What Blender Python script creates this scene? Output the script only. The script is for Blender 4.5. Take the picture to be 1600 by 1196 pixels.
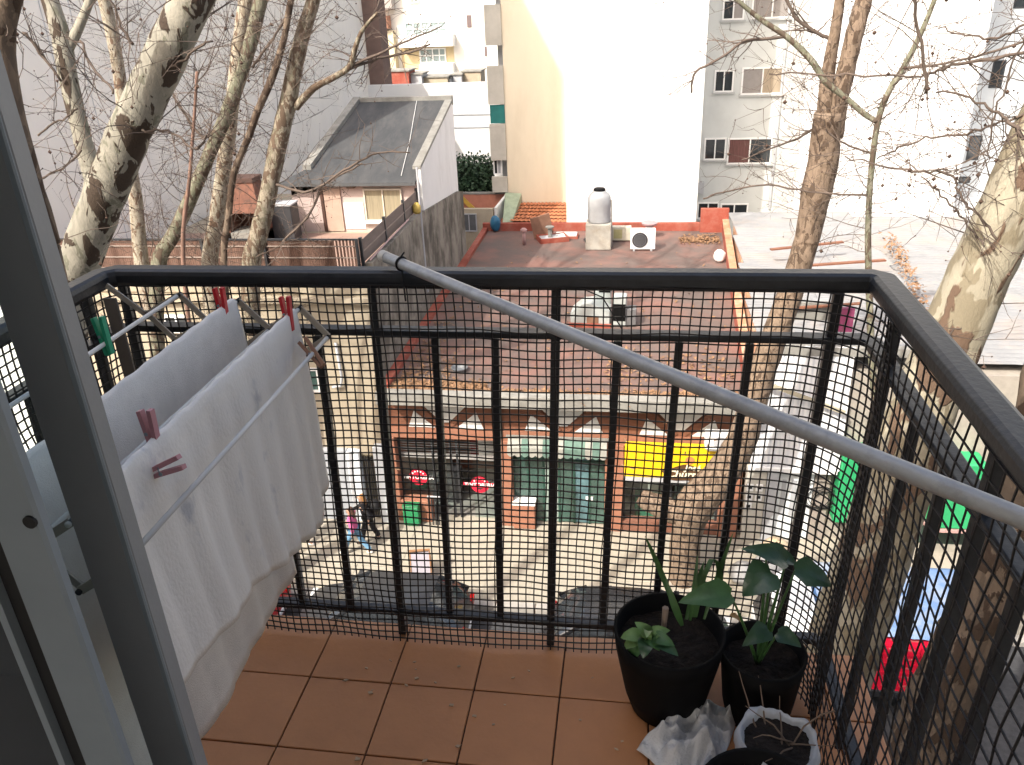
import bpy, math, random
import numpy as np
from mathutils import Vector, Matrix, noise as mnoise

# ------------------------------------------------------------------ camera, world, sun, exposure
scene = bpy.context.scene
for o in list(bpy.data.objects): bpy.data.objects.remove(o)
W, H, FPX = 1600, 1196, 1254.43
YAW, PITCH, ROLL = 0.15859, 0.44708, -0.04253
CAM = Vector((1.12213, -1.60975, 13.73847))          # street level is z = 0, balcony floor is z = 12
_f = Vector((-math.sin(YAW)*math.cos(PITCH), math.cos(YAW)*math.cos(PITCH), -math.sin(PITCH)))
_r = Vector((math.cos(YAW), math.sin(YAW), 0)); _u = _r.cross(_f)
_r2 = math.cos(ROLL)*_r + math.sin(ROLL)*_u; _u2 = -math.sin(ROLL)*_r + math.cos(ROLL)*_u
cd = bpy.data.cameras.new('camera'); cam = bpy.data.objects.new('camera', cd); scene.collection.objects.link(cam)
cd.sensor_width = 36; cd.sensor_fit = 'HORIZONTAL'; cd.lens = 36*FPX/W; cd.clip_start = .05; cd.clip_end = 2000
Mc = Matrix((_r2, _u2, -_f)).transposed().to_4x4(); Mc.translation = CAM; cam.matrix_world = Mc
scene.camera = cam
SUN = Vector((.65, 1.0, -1.2)).normalized()           # the way the light travels
EL = math.asin(-SUN.z); AZ = math.atan2(-SUN.x, -SUN.y)
world = bpy.data.worlds.new('World'); scene.world = world; world.use_nodes = True
nt = world.node_tree; nt.nodes.clear()
sky = nt.nodes.new('ShaderNodeTexSky'); sky.sky_type = 'NISHITA'; sky.sun_disc = False
sky.sun_elevation = EL; sky.sun_rotation = AZ; sky.air_density = 1; sky.dust_density = 7; sky.ozone_density = .3
bg = nt.nodes.new('ShaderNodeBackground'); bg.inputs[1].default_value = .15
wo = nt.nodes.new('ShaderNodeOutputWorld'); nt.links.new(sky.outputs[0], bg.inputs[0]); nt.links.new(bg.outputs[0], wo.inputs[0])
ld = bpy.data.lights.new('sun', 'SUN'); ld.energy = 2.5; ld.angle = math.radians(.55); ld.color = (1, .95, .86)
sun = bpy.data.objects.new('sun', ld); scene.collection.objects.link(sun); sun.location = (-20, -30, 40)
sun.rotation_euler = SUN.to_track_quat('-Z', 'Y').to_euler()
vs = scene.view_settings; vs.view_transform = 'Standard'; vs.look = 'None'; vs.gamma = 1; vs.exposure = 1.18; vs.use_curve_mapping = False

# ------------------------------------------------------------------ measuring helpers (photo ray met with a real plane)
def ray(px, py): return _r2*((px-W/2)/FPX) - _u2*((py-H/2)/FPX) + _f
def PY(px, py, y): d = ray(px, py); return CAM + d*((y-CAM.y)/d.y)
def PX(px, py, x): d = ray(px, py); return CAM + d*((x-CAM.x)/d.x)
def PZ(px, py, z): d = ray(px, py); return CAM + d*((z-CAM.z)/d.z)
def PXSIZE(p): return (Vector(p)-CAM).dot(_f)/FPX      # metres covered by one photo pixel at p

# ------------------------------------------------------------------ materials
MATS = {}
def _n(nt, t, **kw):
    n = nt.nodes.new(t)
    for k, v in kw.items(): setattr(n, k, v)
    return n
def mat(name, col, rough=.7, metal=0., var=.12, scale=4., bump=.0, bscale=60., col2=None, thr=None, stretch=(1, 1, 1), spec=.4, trans=0., alpha=1., dirt=None, dscale=1.2, damt=.5):
    """plain procedural surface: base colour + noise variation, optional second colour in patches, optional dirt, fine bump"""
    if name in MATS: return MATS[name]
    m = bpy.data.materials.new(name); m.use_nodes = True; nt = m.node_tree; L = nt.links.new
    b = nt.nodes['Principled BSDF']; b.inputs['Roughness'].default_value = rough; b.inputs['Metallic'].default_value = metal
    b.inputs['Specular IOR Level'].default_value = spec
    if trans: b.inputs['Transmission Weight'].default_value = trans
    if alpha < 1: b.inputs['Alpha'].default_value = alpha
    tc = _n(nt, 'ShaderNodeTexCoord'); mp = _n(nt, 'ShaderNodeMapping'); mp.inputs['Scale'].default_value = stretch
    L(tc.outputs['Object'], mp.inputs[0])
    no = _n(nt, 'ShaderNodeTexNoise'); no.inputs['Scale'].default_value = scale; no.inputs['Detail'].default_value = 6; no.inputs['Roughness'].default_value = .62
    L(mp.outputs[0], no.inputs['Vector'])
    cr = _n(nt, 'ShaderNodeValToRGB')
    c = Vector(col)
    if col2 is None:
        a, z = c*(1-var), c*(1+var); p0, p1 = .3, .7
    else:
        a, z = c, Vector(col2); p0, p1 = thr or (.45, .6)
    cr.color_ramp.elements[0].position = p0; cr.color_ramp.elements[1].position = p1
    cr.color_ramp.elements[0].color = (*a, 1); cr.color_ramp.elements[1].color = (*z, 1)
    L(no.outputs['Fac'], cr.inputs[0]); out = cr.outputs[0]
    if dirt is not None:
        n2 = _n(nt, 'ShaderNodeTexNoise'); n2.inputs['Scale'].default_value = dscale; n2.inputs['Detail'].default_value = 8; n2.inputs['Roughness'].default_value = .7
        L(mp.outputs[0], n2.inputs['Vector'])
        r2 = _n(nt, 'ShaderNodeMapRange'); r2.inputs[1].default_value = .48; r2.inputs[2].default_value = .68; r2.inputs[4].default_value = damt
        L(n2.outputs['Fac'], r2.inputs[0])
        mx = _n(nt, 'ShaderNodeMixRGB'); mx.inputs[2].default_value = (*dirt, 1); L(r2.outputs[0], mx.inputs[0]); L(out, mx.inputs[1]); out = mx.outputs[0]
    L(out, b.inputs['Base Color'])
    if bump:
        n3 = _n(nt, 'ShaderNodeTexNoise'); n3.inputs['Scale'].default_value = bscale; n3.inputs['Detail'].default_value = 5; L(mp.outputs[0], n3.inputs['Vector'])
        bp = _n(nt, 'ShaderNodeBump'); bp.inputs['Strength'].default_value = bump; bp.inputs['Distance'].default_value = .02
        L(n3.outputs['Fac'], bp.inputs['Height']); L(bp.outputs[0], b.inputs['Normal'])
    MATS[name] = m; return m
def bark(name, pale, olive, dark, t1, t2, sc=3.0):
    if name in MATS: return MATS[name]
    m = bpy.data.materials.new(name); m.use_nodes = True; nt = m.node_tree; L = nt.links.new
    b = nt.nodes['Principled BSDF']; b.inputs['Roughness'].default_value = .85; b.inputs['Specular IOR Level'].default_value = .2
    tc = _n(nt, 'ShaderNodeTexCoord'); mp = _n(nt, 'ShaderNodeMapping'); mp.inputs['Scale'].default_value = (1.5, 1.5, .7); L(tc.outputs['Object'], mp.inputs[0])
    def nz(s, d, off, dis=.6):
        mm = _n(nt, 'ShaderNodeMapping'); mm.inputs['Location'].default_value = (off, off*2, off*.5); L(mp.outputs[0], mm.inputs[0])
        x = _n(nt, 'ShaderNodeTexNoise'); x.inputs['Scale'].default_value = s; x.inputs['Detail'].default_value = d; x.inputs['Distortion'].default_value = dis; x.inputs['Roughness'].default_value = .55
        L(mm.outputs[0], x.inputs['Vector']); return x.outputs['Fac']
    def step(f, a, w):
        r = _n(nt, 'ShaderNodeMapRange'); r.inputs[1].default_value = a; r.inputs[2].default_value = a+w; L(f, r.inputs[0]); return r.outputs[0]
    n1, n2, n3 = nz(sc, 4, 0), nz(sc*1.6, 3, 7.3), nz(40, 4, 3)
    c0 = _n(nt, 'ShaderNodeMixRGB'); c0.inputs[1].default_value = (*pale, 1); c0.inputs[2].default_value = (*[x*.72 for x in pale], 1); L(step(nz(sc*2.2, 5, 2), .35, .35), c0.inputs[0])
    c1 = _n(nt, 'ShaderNodeMixRGB'); c1.inputs[2].default_value = (*olive, 1); L(step(n2, t2, .025), c1.inputs[0]); L(c0.outputs[0], c1.inputs[1])
    c2 = _n(nt, 'ShaderNodeMixRGB'); c2.inputs[2].default_value = (*dark, 1); L(step(n1, t1, .02), c2.inputs[0]); L(c1.outputs[0], c2.inputs[1])
    L(c2.outputs[0], b.inputs['Base Color'])
    ad = _n(nt, 'ShaderNodeMath', operation='ADD'); L(step(n1, t1, .03), ad.inputs[0]); L(n3, ad.inputs[1])
    bp = _n(nt, 'ShaderNodeBump'); bp.inputs['Strength'].default_value = .5; bp.inputs['Distance'].default_value = .015; L(ad.outputs[0], bp.inputs['Height']); L(bp.outputs[0], b.inputs['Normal'])
    MATS[name] = m; return m
def glass(name, col=(.9, .95, .95), rough=.02):
    if name in MATS: return MATS[name]
    m = bpy.data.materials.new(name); m.use_nodes = True; nt = m.node_tree; L = nt.links.new
    nt.nodes.remove(nt.nodes['Principled BSDF'])
    tr = _n(nt, 'ShaderNodeBsdfTransparent'); tr.inputs[0].default_value = (*col, 1)
    gl = _n(nt, 'ShaderNodeBsdfGlossy'); gl.inputs['Roughness'].default_value = rough
    lw = _n(nt, 'ShaderNodeLayerWeight'); lw.inputs[0].default_value = .5
    pw = _n(nt, 'ShaderNodeMath', operation='POWER'); pw.inputs[1].default_value = 5; L(lw.outputs['Facing'], pw.inputs[0])
    fr = _n(nt, 'ShaderNodeMath', operation='MULTIPLY_ADD'); fr.inputs[1].default_value = .9; fr.inputs[2].default_value = .04; L(pw.outputs[0], fr.inputs[0])
    mx = _n(nt, 'ShaderNodeMixShader'); L(fr.outputs[0], mx.inputs[0]); L(tr.outputs[0], mx.inputs[1]); L(gl.outputs[0], mx.inputs[2])
    L(mx.outputs[0], nt.nodes['Material Output'].inputs[0]); MATS[name] = m; return m

# ------------------------------------------------------------------ mesh helpers
class MB:
    def __init__(s): s.v = []; s.f = []
    def add(s, vs, fs):
        o = len(s.v); s.v += [tuple(v) for v in vs]; s.f += [tuple(i+o for i in f) for f in fs]; return s
    def box(s, x0, x1, y0, y1, z0, z1, b=0):
        if b:
            return s.rbox(x0, x1, y0, y1, z0, z1, b)
        return s.add([(x0,y0,z0),(x1,y0,z0),(x1,y1,z0),(x0,y1,z0),(x0,y0,z1),(x1,y0,z1),(x1,y1,z1),(x0,y1,z1)],
                     [(0,3,2,1),(4,5,6,7),(0,1,5,4),(1,2,6,5),(2,3,7,6),(3,0,4,7)])
    def rbox(s, x0, x1, y0, y1, z0, z1, b):
        P = []
        for z, i in ((z0, b), (z0+b, 0), (z1-b, 0), (z1, b)):
            for (x, y) in ((x0+i+b,y0+i),(x1-i-b,y0+i),(x1-i,y0+i+b),(x1-i,y1-i-b),(x1-i-b,y1-i),(x0+i+b,y1-i),(x0+i,y1-i-b),(x0+i,y0+i+b)): P.append((x,y,z))
        F = [tuple(range(7,-1,-1)), tuple(range(24,32))]
        for k in range(3):
            for j in range(8): F.append((k*8+j, k*8+(j+1)%8, k*8+8+(j+1)%8, k*8+8+j))
        return s.add(P, F)
    def obox(s, c, ax, ay, az):
        c, ax, ay, az = map(Vector, (c, ax, ay, az))
        V = [c+ax*i+ay*j+az*k for k in (-1,1) for j in (-1,1) for i in (-1,1)]
        return s.add(V, [(0,2,3,1),(4,5,7,6),(0,1,5,4),(1,3,7,5),(3,2,6,7),(2,0,4,6)])
    def bar(s, p0, p1, w, h, up=(0,0,1)):
        p0, p1 = Vector(p0), Vector(p1); d = (p1-p0); L = d.length; d /= L
        u = Vector(up); sx = d.cross(u)
        if sx.length < 1e-4: sx = d.cross(Vector((1,0,0)))
        sx.normalize(); uu = sx.cross(d)
        return s.obox((p0+p1)/2, d*L/2, sx*w/2, uu*h/2)
    def tube(s, pts, rad, n=8, cap=True):
        pts = [Vector(p) for p in pts]; m = len(pts)
        if not hasattr(rad, '__len__'): rad = [rad]*m
        V = []; F = []; ref = None
        for i in range(m):
            t = (pts[min(i+1,m-1)]-pts[max(i-1,0)])
            t = t.normalized() if t.length > 1e-9 else Vector((0,0,1))
            if ref is None: ref = t.orthogonal().normalized()
            ref = (ref-t*ref.dot(t)); ref = ref.normalized() if ref.length > 1e-6 else t.orthogonal().normalized()
            b = t.cross(ref)
            for k in range(n):
                a = 2*math.pi*k/n; V.append(pts[i]+(ref*math.cos(a)+b*math.sin(a))*rad[i])
        for i in range(m-1):
            for k in range(n): F.append((i*n+k, i*n+(k+1)%n, (i+1)*n+(k+1)%n, (i+1)*n+k))
        if cap: F.append(tuple(range(n-1,-1,-1))); F.append(tuple((m-1)*n+k for k in range(n)))
        return s.add(V, F)
    def lathe(s, prof, c=(0,0,0), n=24):
        V = []; F = []
        for r, z in prof:
            for k in range(n):
                a = 2*math.pi*k/n; V.append((c[0]+r*math.cos(a), c[1]+r*math.sin(a), c[2]+z))
        for i in range(len(prof)-1):
            for k in range(n): F.append((i*n+k, i*n+(k+1)%n, (i+1)*n+(k+1)%n, (i+1)*n+k))
        if prof[0][0] > 1e-6: F.append(tuple(range(n-1,-1,-1)))
        if prof[-1][0] > 1e-6: F.append(tuple((len(prof)-1)*n+k for k in range(n)))
        return s.add(V, F)
    def prism(s, poly, off):
        n = len(poly); off = Vector(off); V = [Vector(p) for p in poly]; V += [p+off for p in V]
        return s.add(V, [tuple(range(n)), tuple(range(2*n-1,n-1,-1))]+[((k+1)%n, k, n+k, n+(k+1)%n) for k in range(n)])
    def grid(s, P):
        m, n = len(P), len(P[0])
        return s.add([p for r in P for p in r], [(i*n+j, i*n+j+1, (i+1)*n+j+1, (i+1)*n+j) for i in range(m-1) for j in range(n-1)])
    def ball(s, c, r):
        x, y, z = c
        return s.add([(x+r,y,z),(x-r,y,z),(x,y+r,z),(x,y-r,z),(x,y,z+r),(x,y,z-r)], [(0,2,4),(2,1,4),(1,3,4),(3,0,4),(2,0,5),(1,2,5),(3,1,5),(0,3,5)])
    def build(s, name, m, parent=None, local=False, smooth=False, kind=None, label=None):
        me = bpy.data.meshes.new(name)
        V = s.v
        if parent is not None and not local:
            iv = WM[parent.name].inverted(); V = [iv @ Vector(v) for v in V]
        me.from_pydata([tuple(v) for v in V], [], s.f); me.validate(); me.materials.append(m)
        if smooth: me.polygons.foreach_set('use_smooth', [True]*len(me.polygons))
        me.update()
        return link(name, me, parent, kind, label)
WM = {}
def link(name, me, parent=None, kind=None, label=None):
    o = bpy.data.objects.new(name, me); scene.collection.objects.link(o)
    if parent is not None: o.parent = parent; WM[o.name] = WM[parent.name]
    else: WM[o.name] = Matrix()
    if kind: o['kind'] = kind
    if label: o['label'] = label
    return o
def tag(o, label, cat, group=None):
    o['label'] = label; o['category'] = cat
    if group: o['group'] = group
    return o
def thing(name, label, cat, loc=(0,0,0), rz=0, group=None, rot=None):
    o = bpy.data.objects.new(name, None); scene.collection.objects.link(o); o.empty_display_size = .1
    R = rot if rot is not None else Matrix.Rotation(rz, 4, 'Z')
    o.matrix_world = Matrix.Translation(loc) @ R; WM[o.name] = o.matrix_world.copy()
    return tag(o, label, cat, group)
def copy_tree(o, M, label=None, parent=None):
    c = o.copy(); scene.collection.objects.link(c)
    if parent is None: c.matrix_world = M; WM[c.name] = M.copy()
    else: c.parent = parent; WM[c.name] = WM[parent.name]
    if label: c['label'] = label
    for ch in o.children: copy_tree(ch, M, None, c)
    return c
def struct(mb, name, m, smooth=False): return mb.build(name, m, None, smooth=smooth, kind='structure')
def bevel(o, w=.01, seg=2):
    b = o.modifiers.new('bevel', 'BEVEL'); b.width = w; b.segments = seg; b.limit_method = 'ANGLE'; return o
def text(s, size, M, m, name, parent, ext=.01, shear=0., bold=0.):
    cu = bpy.data.curves.new(name, 'FONT'); cu.body = s; cu.size = size; cu.extrude = ext; cu.align_x = 'CENTER'; cu.align_y = 'CENTER'; cu.shear = shear; cu.offset = bold; cu.resolution_u = 3
    t = bpy.data.objects.new('tmp', cu); scene.collection.objects.link(t)
    me = bpy.data.meshes.new_from_object(t.evaluated_get(bpy.context.evaluated_depsgraph_get()))
    bpy.data.objects.remove(t); me.transform(WM[parent.name].inverted() @ M if parent else M); me.materials.clear(); me.materials.append(m)
    return link(name, me, parent)
FACE = Matrix.Rotation(math.pi/2, 4, 'X')              # text standing upright, read from -Y
def skin(verts, edges, radii, m, name, parent, sub=2):
    me = bpy.data.meshes.new(name); me.from_pydata([tuple(v) for v in verts], edges, []); o = bpy.data.objects.new(name, me); scene.collection.objects.link(o)
    sk = o.modifiers.new('s', 'SKIN'); sk.use_smooth_shade = True
    for i, r in enumerate(radii):
        d = me.skin_vertices[0].data[i]; d.radius = (r, r) if not hasattr(r, '__len__') else r; d.use_root = (i == 0)
    ss = o.modifiers.new('d', 'SUBSURF'); ss.levels = sub
    nm = bpy.data.meshes.new_from_object(o.evaluated_get(bpy.context.evaluated_depsgraph_get())); bpy.data.objects.remove(o)
    nm.materials.clear(); nm.materials.append(m); nm.name = name
    nm.polygons.foreach_set('use_smooth', [True]*len(nm.polygons))
    return link(name, nm, parent)

RNG = random.Random(7)
# colours -----------------------------------------------------------
asphalt = mat('asphalt', (.055, .055, .058), .9, var=.25, scale=9, bump=.3, bscale=90)
paving = mat('pale_paving', (.36, .33, .27), .85, var=.12, scale=3, bump=.15, bscale=40, dirt=(.18, .165, .14), dscale=.8, damt=.45)
kerbm = mat('kerb_stone', (.36, .34, .31), .85, var=.15, bump=.2)
earth = mat('dull_ground', (.2, .18, .15), .95, var=.2)
white_wall = mat('white_plaster', (.74, .74, .73), .9, var=.03, scale=.6, bump=.05, bscale=30, dirt=(.62, .62, .60), dscale=.35, damt=.35, stretch=(1, 1, .25))
grey_white = mat('grey_white_plaster', (.88, .86, .81), .9, var=.05, scale=.5, bump=.05, dirt=(.68, .68, .67), dscale=.3, damt=.5, stretch=(1, 1, .3))
beige = mat('beige_plaster', (.72, .64, .50), .9, var=.06, scale=.5, bump=.05, dirt=(.5, .42, .3), dscale=.4, damt=.4, stretch=(1, 1, .3))
cream = mat('cream_plaster', (.38, .33, .25), .9, var=.08, scale=1.2, bump=.1, dirt=(.30, .25, .18), dscale=.7, damt=.6, stretch=(1, 1, .3))
concrete = mat('weathered_concrete', (.24, .235, .215), .9, var=.2, scale=3, bump=.3, bscale=30, dirt=(.16, .15, .13), dscale=1.6, damt=.7)
stained = mat('stained_render', (.25, .23, .195), .95, scale=1.6, col2=(.10, .09, .075), thr=(.45, .62), bump=.35, bscale=18, dirt=(.05, .045, .04), dscale=.9, damt=.95, stretch=(1, 1, .6))
terracotta = mat('terracotta_paint', (.30, .135, .085), .8, var=.12, scale=5, bump=.1, dirt=(.3, .15, .1), dscale=1.5, damt=.4)
timber = mat('brown_timber', (.20, .085, .05), .7, var=.2, scale=6, stretch=(1, 1, 6))
roofred = mat('red_roof_membrane', (.125, .092, .082), .85, scale=.7, col2=(.205, .11, .09), thr=(.42, .62), bump=.25, bscale=9, dirt=(.12, .10, .09), dscale=.4, damt=.9)  # grey-brown patches paint dirt and shade together, coral the lit parts
redpaint = mat('red_parapet_paint', (.30, .07, .045), .8, var=.18, scale=2, dirt=(.3, .17, .13), dscale=2, damt=.5)
roofgrey = mat('grey_roofing', (.045, .048, .052), .85, scale=1.2, col2=(.075, .075, .076), thr=(.4, .7), bump=.25, bscale=12, dirt=(.12, .115, .11), dscale=.9, damt=.5, stretch=(1.6, .5, 1))
pinkwall = mat('pinkish_render', (.50, .40, .37), .9, var=.08, scale=2, dirt=(.36, .28, .26), dscale=1, damt=.4)
corr = mat('galvanised_sheet', (.25, .255, .26), .5, metal=.15, var=.12, scale=1.5, dirt=(.4, .3, .22), dscale=.8, damt=.35)
blackiron = mat('black_painted_iron', (.014, .016, .020), .42, var=.3, scale=30, bump=.08, bscale=70, spec=.5, dirt=(.04, .042, .046), dscale=9, damt=.3)
netm = mat('black_net_plastic', (.012, .011, .012), .55, var=.2)
tilem = mat('terracotta_floor_tile', (.50, .225, .095), .42, var=.10, scale=5, bump=.06, bscale=50, dirt=(.38, .175, .08), dscale=3, damt=.5, spec=.45)
grout = mat('dark_grout', (.075, .042, .028), .9, var=.2)
alu = mat('grey_aluminium', (.24, .25, .26), .5, metal=.1, var=.06, scale=8, spec=.5, bump=.03, bscale=200)
alulight = mat('pale_aluminium', (.21, .245, .275), .5, metal=.1, var=.06, scale=10, bump=.03, bscale=200)
rubber = mat('black_rubber', (.01, .01, .011), .7)
clear = glass('clear_glass')
darkglass = mat('dark_window_glass', (.03, .035, .04), .06, var=.3, scale=2, spec=.7)
tealglass = mat('green_shop_glass', (.05, .10, .085), .12, var=.4, scale=1.5, spec=.6)
whitepaint = mat('white_paint', (.8, .8, .79), .5, var=.03)
greypaint = mat('grey_paint', (.42, .43, .45), .55, var=.06)

# ------------------------------------------------------------------ ground, street
struct(MB().box(-150, 150, -60, 260, -.6, -.2), 'ground', earth)
struct(MB().box(-60, 60, 3.4, 13.8, -.3, -.14), 'road', asphalt)
struct(MB().box(-60, 60, -1.2, 3.2, -.3, -.004), 'near_pavement', paving)
struct(MB().box(-60, 60, 14.05, 17.6, -.3, 0), 'far_pavement', paving)
for nm, y0, y1 in (('far_kerb', 13.8, 14.048), ('near_kerb', 3.2, 3.4)):
    k = struct(MB().box(-60, 60, y0+.02, y1-.02, -.3, -.02), nm, grout)
    mb = MB().box(0, .98, y0, y1, -.28, .004, .015); me = mb.build('kerb_stone', kerbm, k).data
    first = bpy.data.objects[k.children[0].name]; first.location.x = -14
    for i in range(1, 28):
        o = link('kerb_stone', me, k); o.location.x = -14+i
# pavement slabs of the sunlit far side
fp = bpy.data.objects['far_pavement']
me = None
for i in range(-9, 10):
    for j in range(3):
        if me is None:
            o = MB().box(0, 1.188, 0, .99, -.02, .012, .006).build('slab', paving, fp); me = o.data
        else: o = link('slab', me, fp)
        o.location = (i*1.2, 14.07+j*1.0, RNG.uniform(-.003, .003))

# ------------------------------------------------------------------ the apartment building we stand in
own = mat('own_building_plaster', (.45, .42, .38), .9, var=.08)
dim = mat('room_paint', (.70, .71, .72), .9, var=.05)
ob = MB()
ob.box(-16, -1.4, -1.2, -1.0, -.3, 16.6); ob.box(2.6, 20, -1.2, -1.0, -.3, 16.6)
ob.box(-1.4, 2.6, -1.2, -1.0, -.3, 11.84); ob.box(-1.4, 2.6, -1.2, -1.0, 14.35, 16.6); ob.box(-16, 20, -5.2, -1.2, 16.3, 16.6)
ob.build('apartment_wall', own, None, kind='structure')
rm = MB().box(-1.9, 3.2, -5.2, -5.1, 11.85, 12.4).box(-1.9, 3.2, -5.2, -5.1, 14.3, 14.5).box(-1.9, -1.6, -5.2, -5.1, 12.4, 14.3).box(2.9, 3.2, -5.2, -5.1, 12.4, 14.3).box(-2, -1.9, -5.2, -1.2, 11.85, 14.5).box(3.2, 3.3, -5.2, -1.2, 11.85, 14.5).box(-2, 3.3, -5.2, -1.2, 14.5, 14.6)  # gap in the unseen rear wall is added so daylight brightens the room
rm.build('room_walls', dim, None, kind='structure')
struct(MB().box(-2, 3.3, -5.2, -1.2, 11.85, 11.99), 'room_floor', mat('wood_floor', (.30, .29, .28), .4))
# balcony slab with separate tiles
T = .24
bf = struct(MB().box(-.30, 1.80, -1.2, .235, 11.80, 11.992), 'balcony_floor', grout)
me = None
for i in range(-1, 8):
    for j in range(-5, 1):
        x0, x1 = i*T, (i+1)*T
        if i == -1: x0 = -.295
        if i == 7: x1 = 1.795
        w = x1-x0
        o = MB().box(.0022, w-.0022, .0022, T-.0022, 0, .012, .0016).build('tile', tilem, bf)
        o.location = (x0, j*T, 11.988+RNG.uniform(-.0006, .0006)); o.rotation_euler = (RNG.uniform(-.002, .002), RNG.uniform(-.002, .002), RNG.uniform(-.002, .002))
# ------------------------------------------------------------------ railing
XL, XR, YF = -.205, 1.675, .2
rail = thing('balcony_railing', 'black painted iron railing around the balcony, rounded top rail and square balusters', 'railing', (.7, YF, 12))
def railpath(z, pts, w, h, name, b):
    # rectangular tube swept round the corners, joined in one piece
    mb = MB(); secs = []
    P = [Vector((*p, z)) for p in pts]
    for i, p in enumerate(P):
        d0 = (P[i]-P[i-1]).normalized() if i else (P[1]-P[0]).normalized()
        d1 = (P[i+1]-P[i]).normalized() if i < len(P)-1 else d0
        t = (d0+d1).normalized(); s = t.cross(Vector((0,0,1))); s /= max(.3, s.dot(d1.cross(Vector((0,0,1)))))
        prof = [(-w/2+b,-h/2),(w/2-b,-h/2),(w/2-b*.3,-h/2+b*.3),(w/2,-h/2+b),(w/2,h/2-b),(w/2-b*.3,h/2-b*.3),(w/2-b,h/2),(-w/2+b,h/2),(-w/2+b*.3,h/2-b*.3),(-w/2,h/2-b),(-w/2,-h/2+b),(-w/2+b*.3,-h/2+b*.3)]
        secs.append([p+s*a+Vector((0,0,c)) for a, c in prof])
    n = 12
    mb.add([q for s in secs for q in s], [(i*n+k, i*n+(k+1)%n, (i+1)*n+(k+1)%n, (i+1)*n+k) for i in range(len(P)-1) for k in range(n)]+[tuple(range(n-1,-1,-1)), tuple((len(P)-1)*n+k for k in range(n))])
    return mb.build(name, blackiron, rail, smooth=False)
path = [(XL, -1.0), (XL, YF-.03), (XL+.03, YF), (XR-.02, YF), (XR, YF-.02), (XR, -1.0)]
bevel(railpath(13.135, path, .060, .046, 'top_rail', .014), .004, 2)
railpath(12.995, path, .040, .016, 'mid_rail', .003)
railpath(12.088, path, .030, .020, 'bottom_rail', .003)
def post(x, y, z0, z1, name, s=.0095):
    j = RNG.uniform(-.002, .002)
    mb = MB().box(x-s+j, x+s+j, y-s, y+s, z0, z1, .002); mb.v = [(a-.034*(13.13-c)/1.13, b, c) for a, b, c in mb.v]   # the old railing leans a little
    return mb.build(name, blackiron, rail)
for x in (-.17, .495, .95, 1.59): post(x, YF, 12.0, 13.115, 'post', .0112)
for x in (.02, .187, .340, .648, .80, 1.10, 1.245, 1.41): post(x, YF, 12.09, 12.98, 'baluster')
for y in (.05, -.485, -.95): post(XR, y, 12.0, 13.115, 'post', .0112)
for y in (-.165, -.335, -.64, -.80): post(XR, y, 12.09, 12.98, 'baluster')
for y in (.10, -.42, -.95): post(XL, y, 12.0, 13.115, 'post', .0112)
for y in (-.04, -.165, -.295, -.55, -.68, -.81): post(XL, y, 12.09, 12.98, 'baluster')
# ------------------------------------------------------------------ net
def wob(u, v, k): return math.sin(u*3.1+v*2.3+k)*.5+math.sin(u*7.7-v*5.1+k*2.3)*.3+math.sin(u*17.3+v*11.9+k*1.7)*.2
def netpath():
    P = [Vector((XL+.035, -.95, 0))]
    def arc(cx, cy, r, a0, a1, n):
        for i in range(n+1):
            a = a0+(a1-a0)*i/n; P.append(Vector((cx+r*math.cos(a), cy+r*math.sin(a), 0)))
    arc(XL+.035+.05, YF-.036-.05, .05, math.pi, math.pi/2, 6)
    arc(XR-.032-.17, YF-.036-.17, .17, math.pi/2, 0, 12)
    P.append(Vector((XR-.032, -.06, 0))); return P
NP = netpath(); acc = [0]
for a, b in zip(NP, NP[1:]): acc.append(acc[-1]+(b-a).length)
def netpt(u, v):
    u = min(max(u, 0), acc[-1])
    for i in range(len(NP)-1):
        if acc[i+1] >= u: break
    t = (u-acc[i])/max(1e-9, acc[i+1]-acc[i]); p = NP[i].lerp(NP[i+1], t); d = (NP[i+1]-NP[i]).normalized(); n = Vector((d.y, -d.x, 0))
    off = wob(u*1.3, v*3, 0)*.010-.002
    p = p+Vector((-.034*(1.1-v)/1.13, 0, 0))
    return p + n*off + d*wob(u, v*2, 4)*.006 + Vector((0, 0, v+wob(u*1.6, v, 9)*.007 - .004))
CELL = .0226; nu = int(acc[-1]/CELL); nv = 50; Z0 = 12.022
mb = MB()
for i in range(nu+1):
    u = i*CELL; mb.tube([netpt(u, j*CELL-(.013 if j == 0 else 0))+Vector((0,0,Z0)) for j in range(nv)], .0021, 4, False)
for j in range(nv):
    mb.tube([netpt(i*CELL*.999, j*CELL)+Vector((0,0,Z0)) for i in range(nu+1)], .0022, 4, False)
o = mb.build('safety_net', netm); tag(o, 'black small-holed plastic safety net stretched inside the front railing', 'net')
NP = [Vector((XR-.022, .01, 0)), Vector((XR-.026, -.4, 0)), Vector((XR-.030, -.96, 0))]; acc = [0]
for a, b in zip(NP, NP[1:]): acc.append(acc[-1]+(b-a).length)
CELL = .0365; nu = int(acc[-1]/CELL); nv = 31; mb = MB()
for i in range(nu+1): mb.tube([netpt(i*CELL, j*CELL)+Vector((0, 0, Z0)) for j in range(nv)], .0019, 4, False)
for j in range(nv): mb.tube([netpt(i*CELL*.999, j*CELL)+Vector((0, 0, Z0)) for i in range(nu+1)], .0019, 4, False)
o = mb.build('safety_net', netm); tag(o, 'black wide-holed safety net on the right side railing', 'net')
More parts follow.
